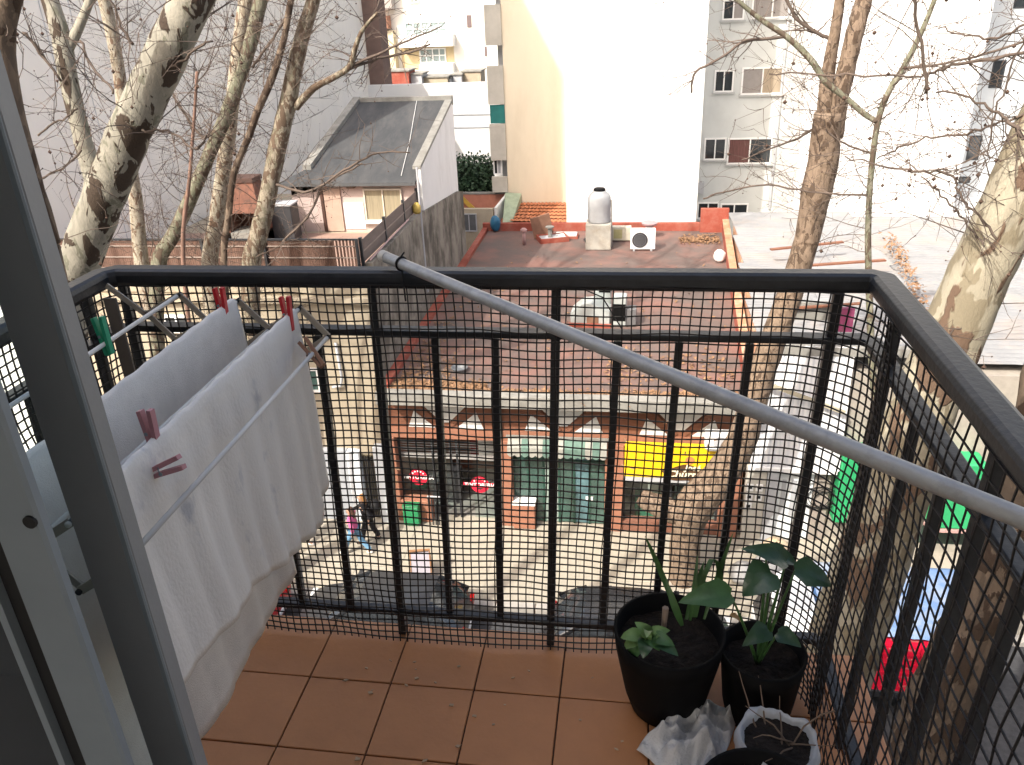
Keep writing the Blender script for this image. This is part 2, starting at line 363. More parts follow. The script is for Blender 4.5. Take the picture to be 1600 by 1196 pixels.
# ------------------------------------------------------------------ sliding door leaves
dl = thing('sliding_door', 'grey aluminium leaf of sliding balcony door, right one of the two at left edge', 'door', (.0, -.96, 12.0))
MB().box(.545, .606, -.985, -.962, 12.0, 14.3, .002).build('stile', alu, dl)
MB().box(.5985, .6065, -.9885, -.9845, 12.0, 14.3, .0015).build('ridge', alulight, dl)
MB().box(-.62, .548, -.968, -.962, 12.07, 14.25).build('glass_pane', clear, dl)
MB().box(-.68, -.62, -.985, -.945, 12.0, 14.3).build('stile', alu, dl)
MB().box(-.62, .545, -.983, -.954, 12.0, 12.07).build('bottom_frame', alu, dl)
MB().box(-.62, .545, -.983, -.954, 14.25, 14.3).build('top_frame', alu, dl)
d2 = thing('sliding_door', 'pale grey aluminium door leaf with a round dark hole, far left edge', 'door', (.0, -1.1, 12.0))
MB().box(.572, .621, -1.10, -1.086, 12.0, 14.3, .003).build('stile', alulight, d2)
c = PY(47, 816, -1.1011)
MB().tube([(c.x, -1.1025, c.z), (c.x, -1.0995, c.z)], .0062, 20).build('screw_hole', rubber, d2)
MB().box(.548, .572, -1.088, -1.072, 12.0, 14.3).build('gasket', rubber, d2)
MB().box(.540, .548, -1.098, -1.068, 12.0, 14.3).build('bead', alulight, d2)
MB().box(-.55, .541, -1.085, -1.079, 12.07, 14.25).build('glass_pane', darkglass, d2)
MB().box(-.62, -.55, -1.10, -1.065, 12.0, 14.3).build('stile', alulight, d2)
MB().box(-.55, .545, -1.097, -1.068, 12.0, 12.07).build('bottom_frame', alulight, d2)
MB().box(-.55, .545, -1.097, -1.068, 14.25, 14.3).build('top_frame', alulight, d2)
# ------------------------------------------------------------------ drying rack
rackm = mat('dull_tan_strip', (.36, .33, .28), .6, var=.12, scale=8)
rodm = mat('white_rod', (.62, .62, .60), .4, var=.06)
YR = .095
TT = [PY(278, 462, YR), PY(370, 471, YR), PY(467, 483, YR)]
CC = [PY(228, 492, YR), PY(323, 504, YR), PY(420, 516, YR), PY(512, 527, YR)]
rack = thing('drying_rack', 'folding scissor drying rack of tan strips and white rods beside the railing', 'drying rack', (CC[0].x, YR, 12.9))
def lattice(dy, shift):
    for k in range(3):
        c0, c1, t = CC[k], CC[k+1], TT[k]; bt = c0+c1-t
        for a, b, yo in ((c0, t, 0), (t, c1, .006), (c0, bt, .006), (bt, c1, 0)):
            MB().bar(a+Vector((0, dy+yo+shift, 0)), b+Vector((0, dy+yo+shift, 0)), .004, .014, (0, 0, 1)).build('strip', rackm, rack)
        for q in (t, c1, bt): MB().tube([q+Vector((0, dy-.006, 0)), q+Vector((0, dy+.014, 0))], .005, 8).build('pivot', rubber, rack)
lattice(0, 0); lattice(-.86, 0)
a = CC[0]+Vector((-.085, 0, .075)); MB().bar(a, CC[0], .004, .014).build('strip', rackm, rack)
MB().bar((XL+.062, YR+.004, 13.11), (XL+.062, YR+.004, 12.70), .006, .034, (1, 0, 0)).build('end_post', mat('grey_brown_strip', (.17, .15, .13), .7, var=.2), rack)
for q in (TT[0], TT[1], TT[2], CC[2], CC[3], TT[0]+CC[1]-TT[1]+Vector((.09, 0, -.06))):
    MB().tube([q+Vector((0, .005, 0)), q+Vector((0, -.87, 0))], .0048, 8).build('rod', rodm, rack, smooth=True)
# towels --------------------------------------------------------------
def towel(name, label, m, X, Zr, y0, y1, front, back, amp, seed, gap=.007, th=.003, skew=0., hem=None):
    rg = random.Random(seed); ph = [rg.uniform(0, 6.28) for _ in range(8)]
    P = []; N = 70
    for i in range(N+1):
        s = i/N; y = y0+(y1-y0)*s; row = []
        def fold(t): return amp*t**.5*(math.sin(s*23+ph[0]+t*.6)*.45+abs(math.sin(s*31+ph[1]-t*.5))*.8+math.sin(s*67+ph[4]+t)*.14+math.sin(s*11+ph[2])*.5)
        Lf = front*(1+.012*math.sin(s*9+ph[3])+.005*math.sin(s*23+ph[4]))+(hem(s) if hem else 0); Lb = back*(1+.03*math.sin(s*8+ph[5]))
        M = 26
        for j in range(M, 0, -1):
            t = j/M; row.append(Vector((X-gap-.012*t+fold(t)*.6, y+skew*t*Lb+.01*math.sin(t*7+s*5), Zr-Lb*t)))
        for a in (150, 110, 70, 30):
            a = math.radians(a); row.append(Vector((X+gap*math.cos(a), y, Zr+gap*math.sin(a)+.0015*math.sin(s*70+ph[6]))))
        for j in range(1, M+1):
            t = j/M; row.append(Vector((X+gap+.02*t+fold(t), y+skew*t*Lf+.012*math.sin(t*5+s*4)*t, Zr-Lf*t)))
        P.append(row)
    o = MB().grid(P).build(name, m, None, smooth=True)
    so = o.modifiers.new('t', 'SOLIDIFY'); so.thickness = th; so.offset = 0
    return tag(o, label, 'towel')
terry = mat('white_terry', (.74, .72, .68), .95, var=.05, scale=30, bump=.3, bscale=420, spec=.1)
printm = mat('white_cotton_grey_print', (.74, .72, .68), .9, scale=9, col2=(.48, .49, .51), thr=(.62, .74), bump=.15, bscale=120, spec=.1, stretch=(1, 1.3, .7))
towel('towel', 'long plain white terry towel hung behind the printed cloth', terry, TT[1].x, TT[1].z+.004, YR-.02, -.88, .80, .72, .008, 3, th=.005, gap=.008)
towel('towel', 'white cotton cloth with faint grey prints hung on the drying rack', printm, TT[2].x, TT[2].z+.004, YR-.03, -.74, .47, .40, .011, 5, th=.002, hem=lambda s: .0 if s < .12 else .035*min(1, (s-.12)/.02)-.16*max(0, s-.2))
# clothespins ---------------------------------------------------------
def clothespin(loc, up, side, m, label):
    up = Vector(up).normalized(); side = Vector(side); side = (side-up*side.dot(up)).normalized(); d = side.cross(up)
    R = Matrix((side, d, up)).transposed().to_4x4()
    t = thing('clothespin', label, 'clothespin', loc, rot=R, group='clothespins on the drying rack')
    for s in (-1, 1):
        prof = [(s*.0008, -.038), (s*.0080, -.036), (s*.0100, .0), (s*.0130, .044), (s*.0055, .045), (s*.0025, .004)]
        MB().prism([(x, -.0065, z) for x, z in prof], (0, .013, 0)).build('jaw', m, t, local=True)
    MB().tube([(-.006, -.0075, .004), (-.006, .0075, .004)], .0035, 8).tube([(.006, -.007, .006), (0, -.0075, .004), (-.006, -.007, .006)], .0012, 5).build('spring', alulight, t, local=True)
    return t
pgreen = mat('green_plastic', (.02, .30, .16), .4, var=.08); pred = mat('red_plastic', (.52, .02, .03), .4, var=.08)
ppink = mat('faded_pink_plastic', (.42, .20, .23), .5, var=.1); pwood = mat('brown_wood_peg', (.26, .14, .09), .7, var=.15); pdark = mat('dark_red_plastic', (.22, .05, .05), .5)
q = PX(165, 535, TT[0].x); clothespin((TT[0].x, q.y, TT[0].z+.012), (-.15, .12, 1), (1, 0, 0), pgreen, 'green plastic clothespin on the bare upper rod beside door frame')
q = PX(355, 495, TT[1].x); clothespin((TT[1].x, q.y-.012, TT[1].z+.012), (-.08, .1, 1), (1, 0, 0), pred, 'red clothespin at the top corner of the plain terry towel')
q = PX(455, 503, TT[2].x); clothespin((TT[2].x, q.y-.012, TT[2].z+.008), (-.05, .1, 1), (1, 0, 0), pred, 'red clothespin at the top corner of the printed cloth')
q = PX(490, 556, CC[3].x); clothespin((CC[3].x, q.y, CC[3].z-.003), (-.75, .5, .65), (1, .4, .5), pwood, 'brown wooden clothespin on the lowest rod near the railing')
q = PX(236, 660, TT[2].x); clothespin((TT[2].x-.004, q.y, TT[2].z+.014), (-.1, .1, 1), (1, 0, 0), ppink, 'faded pink clothespin standing up on the rod')
q = PX(205, 690, TT[2].x); clothespin((TT[2].x+.02, q.y+.02, TT[2].z-.03), (.9, .1, .35), (0, .2, 1), ppink, 'faded pink clothespin lying sideways at the edge of the door frame')
# ------------------------------------------------------------------ pole leaning across
pa = PZ(600, 401, 13.186); e = PX(1590, 806, 1.598)
pole = thing('pole', 'long dull grey metal pole lying slanted across the railing', 'pole', pa)
d = (e-pa).normalized(); pb = pa+d*((e-pa).length+.28)
polem = mat('dull_aluminium_pole', (.38, .385, .38), .42, metal=.35, var=.1, scale=14, bump=.1, bscale=90, dirt=(.2, .2, .2), dscale=22, damt=.5)
mb = MB(); N = 26; sag = [pa.lerp(pb, i/N)+Vector((0, 0, -.003*math.sin(math.pi*i/N))) for i in range(N+1)]
mb.tube([sag[0]-d*.006]+sag, [.009]+[.0135]*(N+1), 20).build('tube', polem, pole, smooth=True)
MB().tube([pa-d*.008, pa+d*.012], .0142, 20).build('end_cap', mat('pale_plastic_cap', (.55, .53, .47), .5), pole)
k = pa+d*.075
mb = MB(); pts = [k+(Vector((0,0,1))*math.cos(a)+d.cross(Vector((0,0,1))).normalized()*math.sin(a))*.0152 for a in [i*math.pi/8 for i in range(17)]]
mb.tube(pts, .003, 6); mb.tube([k+Vector((0,0,-.017)), k+Vector((.004,-.01,-.09))], .0025, 6); mb.tube([k+Vector((0,0,.016)), k+Vector((.012,-.01,.03))], .002, 6)
mb.build('tie', rubber, pole)
# ------------------------------------------------------------------ pots, plants, rag
potm = mat('black_plastic_pot', (.005, .005, .0055), .65, var=.2, spec=.1)
soil = mat('dark_soil', (.018, .013, .010), .95, var=.5, scale=30, bump=.9, bscale=60)
def pot(loc, R, r, h, label, rim=.008):
    t = thing('flower_pot', label, 'flower pot', loc)
    MB().lathe([(r, 0), (r+(R-r)*.35, h*.22), (R-.006, h*.78), (R, h), (R-rim, h), (R-rim-.006, h*.76), (r*.8, h*.7)], n=40).build('shell', potm, t, local=True, smooth=True)
    pr = []; n = 14
    mb = MB(); P = []
    for i in range(n+1):
        row = []
        for k in range(25):
            a = k*2*math.pi/24; rr = (R-rim-.004)*i/n
            row.append((rr*math.cos(a), rr*math.sin(a), h*.80+.012*mnoise.noise(Vector((rr*30*math.cos(a), rr*30*math.sin(a), R*50)))))
        P.append(row)
    mb.grid(P).build('soil', soil, t, local=True)
    return t
p1 = Vector((1.245, .012, 12.002)); pot(p1, .142, .092, .255, 'large round black plastic pot, leftmost of the pots in the corner')
p2 = Vector((1.482, .005, 12.002)); pot(p2, .108, .080, .215, 'black pot of broad leaved plant tucked into the railing corner')
p4 = Vector((1.425, -.43, 12.002)); pot(p4, .140, .10, .205, 'black pot cut off by the bottom edge of the picture')
MB().tube([p4+Vector((.02, 0, .16)), p4+Vector((.0, .01, .22))], .004, 6)
lg = mat('leaf_green', (.048, .12, .036), .42, var=.25, scale=20, spec=.5, bump=.1, bscale=60)
lg2 = mat('light_leaf_green', (.12, .22, .07), .45, var=.25, scale=25, spec=.5)
lgd = mat('deep_leaf_green', (.028, .075, .034), .32, var=.25, scale=18, spec=.6, bump=.15, bscale=40)
def leaf(mb, b, tip, w, droop=.03, n=9, fold=.25, heart=False, nrm=None):
    b, tip = Vector(b), Vector(tip); d = tip-b; L = d.length; dn = d/L
    up = Vector(nrm) if nrm else Vector((0,0,1)); s = dn.cross(up)
    if s.length < .05: s = dn.cross(Vector((0,-1,0)))
    s.normalize(); up = s.cross(dn)
    rows = []
    for i in range(n+1):
        t = i/n; c = b+d*t+up*(droop*4*t*(1-t))
        if heart: ww = w*1.1*((t+.10)/.30 if t < .20 else (1-(t-.20)/.80)**.8)+.0004
        else: ww = w*(math.sin(math.pi*min(1, .08+t*.92))**.6)*(1 if t < .5 else 1-.3*(t-.5))+.0004
        wave = .06*ww*math.sin(t*17+w*90)
        back = -dn*(ww*.45*(1-t)**4) if heart else Vector((0,0,0))
        rows.append([c+s*(-ww)+up*(ww*fold+wave)+back, c+s*(-ww*.5)+up*ww*fold*.35+back*.4, c, c+s*(ww*.5)+up*ww*fold*.35+back*.4, c+s*ww+up*(ww*fold-wave)+back])
    mb.grid(rows); return mb
def leafobj(t, m, *a, **k): return leaf(MB(), *a, **k).build('leaf', m, t, smooth=True)
# strap leaved plant of the big pot
pl = thing('strap_leaf_plant', 'plant of long narrow upright leaves in the large round black pot', 'plant', p1+Vector((.03, 0, .2)))
for (x0, y0, x1, y1, ya, yb, w, dr) in ((1062, 960, 1008, 838, .03, .06, .007, -.02), (1072, 960, 1100, 878, .03, .07, .008, .0), (1078, 962, 1090, 868, .02, .05, .006, .01), (1066, 970, 1040, 905, .0, .02, .009, .01), (1100, 960, 1146, 832, .05, .09, .006, -.01)):
    leafobj(pl, lg, PY(x0, y0+8, ya), PY(x1, y1, yb), w, dr, nrm=(0, -1, .3))
ap = [PY(1085, 965, .03), PY(1100, 900, .04), PY(1112, 874, .05), PY(1122, 880, .06), PY(1126, 905, .06)]
mb = MB(); mb.grid([[p+Vector((-.007, 0, 0)), p, p+Vector((.007, 0, .001))] for p in ap]); mb.build('leaf', lg, pl, smooth=True)
MB().tube([PY(1040, 950, -.02), PY(1036, 992, -.02)], [.008, .006], 6).build('dry_stalk', mat('dry_stalk', (.26, .2, .16), .8), pl)
ro = thing('rosette_plant', 'small light green rosette plant at the left of the large pot', 'plant', PY(1010, 1005, -.05))
c = PY(1012, 993, -.055)
for k, (dx, dz, w, m) in enumerate(((-46, 4, .018, lg2), (-40, 22, .016, lg2), (-22, -22, .017, lg2), (-30, 40, .017, lg), (6, -12, .014, lg2), (38, -8, .016, lg2), (46, 18, .018, lg), (20, 26, .018, lg), (52, 34, .018, lgd), (-8, 38, .02, lgd), (-2, 4, .012, lg2))):
    leafobj(ro, m, c+Vector((0, 0, -.012)), PY(1012+dx*.92, 993+dz*.95, -.055-.012*k*(.5 if dz > 0 else -.1)), w, .018, nrm=(0, -.4, 1))
# broad leaved plant
bp_ = thing('broad_leaf_plant', 'plant with broad dark green arrow shaped leaves in the corner pot', 'plant', p2+Vector((0, 0, .17)))
base = p2+Vector((-.01, 0, .165))
for (sx, sy, sd, tx, ty, td, w, m, dr) in ((1228, 878, .00, 1158, 858, -.01, .030, lgd, .016), (1198, 862, .03, 1246, 884, .03, .026, lgd, .01), (1205, 895, -.03, 1160, 932, -.06, .042, lgd, .014), (1242, 892, .0, 1300, 916, .02, .036, lgd, .012), (1142, 930, -.05, 1060, 942, -.07, .036, lg, .014), (1200, 985, -.03, 1160, 1010, -.07, .026, lgd, .01), (1215, 990, .0, 1252, 1012, -.03, .024, lgd, .01)):
    a, b = PY(sx, sy, sd), PY(tx, ty, td)
    leafobj(bp_, m, a, b, w, dr, heart=True, nrm=(0, -.45, .9))
    mid = (base+a)/2+Vector((0, -.01, .02)); pts = [base.lerp(mid, t).lerp(mid.lerp(a, t), t) for t in [i/6 for i in range(7)]]
    MB().tube(pts, [.006-.0006*i for i in range(7)], 6).build('stem', lg, bp_, smooth=True)
leafobj(bp_, mat('yellowed_leaf', (.28, .14, .03), .6), PY(1160, 975, -.02), PY(1140, 962, -.03), .016, .004)
# white bag-wrapped pot
p3 = Vector((1.487, -.235, 12.002))
bagp = thing('wrapped_pot', 'round pot wrapped in a crumpled white plastic bag', 'flower pot', p3)
P = []
for i in range(15):
    row = []; t = i/14
    for k in range(61):
        a = 2*math.pi*k/60; r = .080+.016*t; z = .185*t
        if i > 11: r -= .008*(i-11); z = .185-.004*(i-11)**2
        n = mnoise.noise(Vector((math.cos(a)*1.7+3, math.sin(a)*1.7, t*3)))*.012+mnoise.noise(Vector((math.cos(a)*7.3+t*2, math.sin(a)*7.3, t*9)))*.006+mnoise.noise(Vector((math.cos(a)*19, math.sin(a)*19+t*6, t*20)))*.003
        row.append(((r+n)*math.cos(a), (r+n)*math.sin(a), z+n*.6))
    P.append(row)
MB().grid(P).build('bag', mat('crumpled_white_bag', (.50, .52, .54), .5, var=.08, scale=20), bagp, local=True, smooth=True)
MB().lathe([(.0005, .150), (.045, .152), (.086, .158)], n=24).build('soil', soil, bagp, local=True)
mb = MB(); rg = random.Random(3)
for k in range(7):
    a = rg.uniform(0, 6.28); q = Vector((rg.uniform(-.04, .05), rg.uniform(-.04, .04), .15)); pts = [q]
    for i in range(5): q = q+Vector((math.cos(a)*.025, math.sin(a)*.025, rg.uniform(-.002, .022))); pts.append(q)
    mb.tube(pts, [.0028-.0004*i for i in range(6)], 5)
mb.tube([(.03, .0, .15), (.06, .03, .19), (.10, .05, .21), (.13, .055, .22)], .0022, 5)
mb.build('dry_twigs', mat('dry_twig', (.17, .12, .085), .9, var=.2), bagp, local=True)
mb = MB()
for k in range(150):
    a = rg.uniform(0, 6.28); r = .115*math.sqrt(rg.random()); x, y, z = r*math.cos(a), r*math.sin(a), .168+rg.random()*.012
    u = Vector((rg.uniform(-1, 1), rg.uniform(-1, 1), rg.uniform(-.6, .6))).normalized()*.011; v = Vector((-u.y, u.x, rg.uniform(-.006, .006)))*.6
    c = Vector((x, y, z)); mb.add([c-u, c+v, c+u, c-v], [(0,1,2,3)])
pp = [o for o in bpy.data.objects if o.name.startswith('flower_pot')][-1]
mb.build('dry_leaves', mat('dry_red_leaf', (.32, .13, .075), .8, var=.35, scale=40), pp, local=True, kind='stuff')
# rag on the floor
rag = []
C0 = (PZ(992, 1176, 12.01), PZ(1075, 1092, 12.01), PZ(1160, 1108, 12.01), PZ(1100, 1260, 12.01))
for i in range(101):
    row = []
    for j in range(101):
        u, v = i/100, j/100; p = C0[0].lerp(C0[1], u).lerp(C0[3].lerp(C0[2], u), v)
        q = Vector((p.x*9, p.y*9, .3)); r1 = abs(mnoise.noise(q+Vector((mnoise.noise(q*.7)*1.2, 0, 0)))); r2 = abs(mnoise.noise(q*2.1+Vector((5, 2, 1))))
        ed = min(1, 6*min(u, 1-u, v, 1-v)+.05)
        z = 12.008+ed**.6*(.030+.075*math.sin(math.pi*min(1, u*.9+.1))*(.4+.6*v)*1.0*(1-r1*2.6)*.62+.040*(1-r2*2.4)*.7)
        z += ed**.5*.013*(1-abs(math.sin(11*u-5*v+3.2*mnoise.noise(q*.8)))*2)*(.4+u) + ed*.006*math.sin(34*v+9*u+5*mnoise.noise(q*1.3))
        row.append(Vector((p.x+.012*mnoise.noise(q*1.5), p.y+.012*mnoise.noise(q*1.5+Vector((9, 9, 9))), max(12.006, z))))
    rag.append(row)
o = MB().grid(rag).build('rag', mat('grey_cotton_rag', (.56, .57, .58), .95, var=.08, scale=14, bump=.3, bscale=150, spec=.1), smooth=True); so = o.modifiers.new('t', 'SOLIDIFY'); so.thickness = .002
tag(o, 'crumpled pale grey cloth lying on the tiles beside the pots', 'cloth')
mb = MB(); rg = random.Random(11)
for k in range(26):
    p = PZ(rg.uniform(540, 985), rg.uniform(1030, 1190), 12.003); s = rg.uniform(.0012, .0035)
    mb.obox(p+Vector((0,0,s*.4)), Vector((s*1.6, rg.uniform(-s, s), 0)), Vector((rg.uniform(-s, s), s, 0)), (0, 0, s*.5))
o = mb.build('crumbs', mat('pale_crumb', (.45, .33, .22), .9, var=.3)); o['kind'] = 'stuff'; tag(o, 'tiny pale crumbs and bits of leaf scattered on the tiles', 'crumbs')
# ------------------------------------------------------------------ windows and other repeated building pieces
def window(par, x0, x1, z0, z1, y, fm, gm, cols=2, rows=1, fw=.05, out=.03, back=None, sill=None):
    """a window set in a wall facing the street (-Y): frame part with mullions, panes and sill below it"""
    mb = MB(); mb.box(x0, x1, y-out, y+.02, z1-fw, z1).box(x0, x1, y-out, y+.02, z0, z0+fw).box(x0, x0+fw, y-out, y+.02, z0+fw, z1-fw).box(x1-fw, x1, y-out, y+.02, z0+fw, z1-fw)
    f = mb.build('window', fm, par); dx = (x1-x0)/cols; dz = (z1-z0)/rows
    for i in range(1, cols): MB().box(x0+i*dx-fw*.4, x0+i*dx+fw*.4, y-out+.004, y+.018, z0+fw, z1-fw).build('mullion', fm, f)
    for j in range(1, rows): MB().box(x0+fw, x1-fw, y-out+.006, y+.016, z0+j*dz-fw*.4, z0+j*dz+fw*.4).build('mullion', fm, f)
    g = gm if isinstance(gm, (list, tuple)) else [gm]
    for i in range(cols):
        MB().box(x0+i*dx+(fw if i == 0 else fw*.4), x0+(i+1)*dx-(fw if i == cols-1 else fw*.4), y-.008, y+.010, z0+fw, z1-fw).build('pane', g[i % len(g)], f)
    if sill: MB().box(x0-.08, x1+.08, y-out-.08, y+.01, z0-.07, z0-.005).build('sill', sill, f)
    return f
def wcorners(a, b, y): p, q = PY(*a, y), PY(*b, y); return min(p.x, q.x), max(p.x, q.x), min(p.z, q.z), max(p.z, q.z)
def sheet(mb, o, u, v, n, pitch, amp):
    """corrugated sheet: o corner, u across the waves, v along them, n normal"""
    o, u, v, n = map(Vector, (o, u, v, n)); L = u.length; k = max(2, int(L/pitch*6)); n = n.normalized()
    rows = []
    for i in range(k+1):
        s = i/k; w = n*amp*math.sin(2*math.pi*s*L/pitch); rows.append([o+u*s+w, o+u*s+v+w])
    return mb.grid(rows)

# ------------------------------------------------------------------ row of three shops
SY = 17.2
shop = thing('shop_building', 'low terracotta shop row with flat red roof and timbered gables across the street', 'building', (-.6, SY, 0))
def X_(px, py=745): return PY(px, py, SY).x
x0s, x1s = -5.42, 4.22
MB().box(x0s, x1s, 20.2, 33.0, 0, 4.28).build('wall', terracotta, shop)
MB().box(x0s, x0s+.12, 17.7, 20.2, 0, 4.2).build('wall', terracotta, shop)
MB().box(x1s-.12, x1s, 17.7, 20.2, 0, 4.2).build('wall', terracotta, shop)
MB().box(x0s+.12, x1s-.12, 17.75, 20.2, 3.0, 3.1).build('ceiling', dim, shop)
MB().box(x0s+.12, x1s-.12, 17.6, 20.2, .0, .03).build('shop_floor', mat('shop_floor', (.25, .24, .22), .4), shop)
# roof sheet: slightly fanned plan, parapets
roof = MB().prism([(x0s, 16.75, 4.28), (x1s, 16.75, 4.28), (5.15, 33.0, 4.28), (x0s, 33.0, 4.28)], (0, 0, .13)).build('roof', roofred, shop)
zr = 4.41
MB().box(x0s, x1s+.03, 16.45, 16.748, 4.2, 4.56, .02).build('concrete_eave', concrete, shop)
MB().box(x0s, x1s+.03, 16.752, 17.22, 4.16, 4.277).build('eave_soffit', concrete, shop)
MB().box(x0s, x0s+.22, 17.0, 33.0, zr, zr+.16).build('left_upstand', redpaint, shop)
MB().prism([(x1s-.18, 16.8, zr), (x1s+.02, 16.8, zr), (5.15, 33.0, zr), (4.93, 33.0, zr)], (0, 0, .52)).build('right_parapet', redpaint, shop)
MB().prism([(x1s-.20, 16.8, zr+.521), (x1s+.04, 16.8, zr+.521), (5.17, 33.0, zr+.521), (4.91, 33.0, zr+.521)], (0, 0, .05)).build('parapet_cap', mat('orange_cap', (.45, .24, .14), .85, var=.2, scale=3, dirt=(.5, .45, .38), dscale=2, damt=.6), shop)
MB().box(x0s, 5.15, 32.95, 33.15, zr-.3, zr+.34).build('back_parapet', redpaint, shop)
MB().box(4.0, 5.15, 32.7, 32.94, zr, zr+1.0).build('back_parapet', redpaint, shop)
# facade: pillars, lintels, timbered gable boards
edges = [(x0s, X_(622)), (X_(775), X_(800)), (X_(945), X_(974)), (X_(1128), x1s)]
for a, b in edges: MB().box(a, b, SY, SY+.4, 0, 2.80, .012).build('pillar', terracotta, shop)
MB().box(x0s, x1s, SY+.03, SY+.4, 2.80, 3.12).build('lintel', terracotta, shop)
MB().box(x0s, x1s, SY+.06, SY+.4, 3.12, 4.158).build('gable_board', timber, shop)
zb, zt = 3.15, 3.86
wpanel = mat('white_gable_panel', (.68, .68, .66), .85, var=.06, dirt=(.45, .44, .42), dscale=2, damt=.5)
for cpx in (695, 880, 1064):
    cx = X_(cpx, 655)
    for poly in ([(-.62, zt), (.62, zt), (.10, zb+.17), (-.10, zb+.17)], [(-1.05, zb), (-.87, zt-.22), (-.30, zb)], [(1.05, zb), (.30, zb), (.87, zt-.22)]):
        MB().prism([(cx+a, SY+.035, z) for a, z in poly], (0, .03, 0)).build('gable_panel', wpanel, shop)
    for s in (-1, 1):
        MB().bar((cx+s*.78, SY+.045, zt), (cx+s*.10, SY+.045, zb+.03), .10, .05, (0, 1, 0)).build('brace', timber, shop)
MB().box(X_(786)-.03, X_(786)+.03, SY-.02, SY+.03, 2.9, 4.158).build('downpipe', concrete, shop)
# shop 1: dark aluminium front with barred fanlights, red round stickers
darkframe = mat('dark_frame', (.03, .032, .036), .4, var=.2)
ax, bx = edges[0][1], edges[1][0]; yg = SY+.30; mid = X_(708)
for xx in (ax+.03, ax+(mid-ax)*.62, mid-.09, mid+.09, bx-.03): MB().box(xx-.03, xx+.03, yg-.03, yg+.03, .03, 2.78).build('shop_frame', darkframe, shop)
MB().box(ax, bx, yg-.028, yg+.028, 2.02, 2.14).build('shop_frame', mat('grey_transom', (.3, .29, .28), .6), shop)
for i in range(7): MB().box(ax+.06, bx-.06, yg-.06, yg-.05, 2.2+i*.08, 2.210+i*.08).build('fanlight_bar', mat('dull_bar', (.14, .14, .14), .6), shop)
MB().box(ax+.06, mid-.12, yg-.004, yg+.004, .4, 2.0).build('shop_window', clear, shop)
MB().box(mid+.5, bx-.06, yg-.004, yg+.004, .05, 2.0).build('shop_window', clear, shop)
MB().box(ax, ax+(mid-ax)*.55, SY-.02, SY+.36, .0, .72, .02).build('planter_wall', terracotta, shop)
MB().box(ax+.04, mid-.1, 18.2, 18.8, .03, 1.0).build('counter', mat('dark_counter', (.05, .05, .055), .5), shop)
MB().box(mid+.15, mid+.75, 19.0, 19.3, 1.1, 2.0).build('red_cabinet', mat('deep_red', (.16, .012, .015), .5), shop)
MB().box(bx-.75, bx-.1, 18.6, 18.64, 1.3, 2.0).build('notice', whitepaint, shop)
stred = mat('sticker_red', (.55, .012, .04), .5)
for nm, cpx, cpy, xa, xb in (('TINTORERIA', 654, 745, -.62, .62), ('TINTORERIA', 750, 757, -.60, .62)):
    c = PY(cpx, cpy, yg); first = cpx == 654
    s = thing('round_sign', 'red round shop sticker with white lettering on the %s' % ('left dark window' if first else 'right glass beside the pillar'), 'sign', (c.x, yg-.02, c.z), group='red round shop stickers')
    MB().tube([(c.x, yg-.030, c.z), (c.x, yg-.020, c.z)], .27, 28).build('disc', stred, s)
    if not first: MB().box(c.x-.48, c.x+.48, yg-.036, yg-.0315, c.z-.07, c.z+.07).build('band', stred, s)
    text(nm, .16, Matrix.Translation((c.x, yg-.042, c.z+.0)) @ FACE, whitepaint, 'lettering', s, .003, .15, .004)
    for k in range(5):
        a = math.radians(40+k*25); MB().tube([(c.x+.2*math.cos(a), yg-.034, c.z+.2*math.sin(a)), (c.x+.2*math.cos(a), yg-.031, c.z+.2*math.sin(a))], .026, 8).build('dot', whitepaint, s)
    MB().prism([(c.x-.12, yg-.0305, c.z-.10), (c.x, yg-.0305, c.z-.17), (c.x+.12, yg-.0305, c.z-.10)], (0, -.004, 0)).build('smile', darkframe, s)
p = PZ(640, 818, 0)
gb = thing('green_bin', 'flat green panel box standing against the planter wall of the shop', 'bin', (p.x, SY-.25, 0))
MB().box(X_(628), X_(628)+.46, SY-.30, SY-.05, .05, .68, .02).build('body', mat('green_plastic_bin', (.02, .22, .085), .5, var=.1), gb)
MB().box(X_(628)-.01, X_(628)+.47, SY-.31, SY-.04, .682, .72, .01).build('lid', mat('green_bin_lid', (.015, .16, .06), .5), gb)
p = PZ(682, 822, 0); bk = thing('dark_rack', 'dark wire stand in front of the shop window by the green box', 'stand', (p.x, SY-.1, 0))
for i in range(5): MB().box(p.x-.18+i*.09-.012, p.x-.18+i*.09+.012, SY-.16, SY-.13, .02, .95).build('bar', darkframe, bk)
MB().box(p.x-.2, p.x+.2, SY-.18, SY-.1, .95, .99).build('top_bar', greypaint, bk)
# shop 2: green glass with scalloped awning
ax, bx = edges[1][1], edges[2][0]
n = 6; gf = mat('green_frame', (.02, .06, .045), .5)
for i in range(n+1):
    xx = ax+(bx-ax)*i/n; MB().box(xx-.03, xx+.03, yg-.03, yg+.03, 0.03, 2.78).build('shop_frame', gf, shop)
for i in range(n): MB().box(ax+(bx-ax)*i/n+.03, ax+(bx-ax)*(i+1)/n-.03, yg-.006, yg+.006, .05, 2.76).build('shop_window', (tealglass, tealglass, mat('pale_green_blind', (.25, .32, .29), .5, var=.2), tealglass, mat('blue_green_pane', (.09, .17, .19), .2, var=.3), tealglass)[i], shop)
MB().box(ax, bx, yg-.034, yg+.034, 2.05, 2.12).build('shop_frame', gf, shop)
MB().box(ax, ax+.62, SY-.10, SY+.24, 0, .80, .015).build('planter_wall', terracotta, shop)
MB().box(ax-.02, ax+.64, SY-.12, SY+.26, .80, .86, .01).build('wall_cap', whitepaint, shop)
aw = thing('awning', 'short faded striped scalloped awning over the green glass shop', 'awning', ((ax+bx)/2, SY, 2.8))
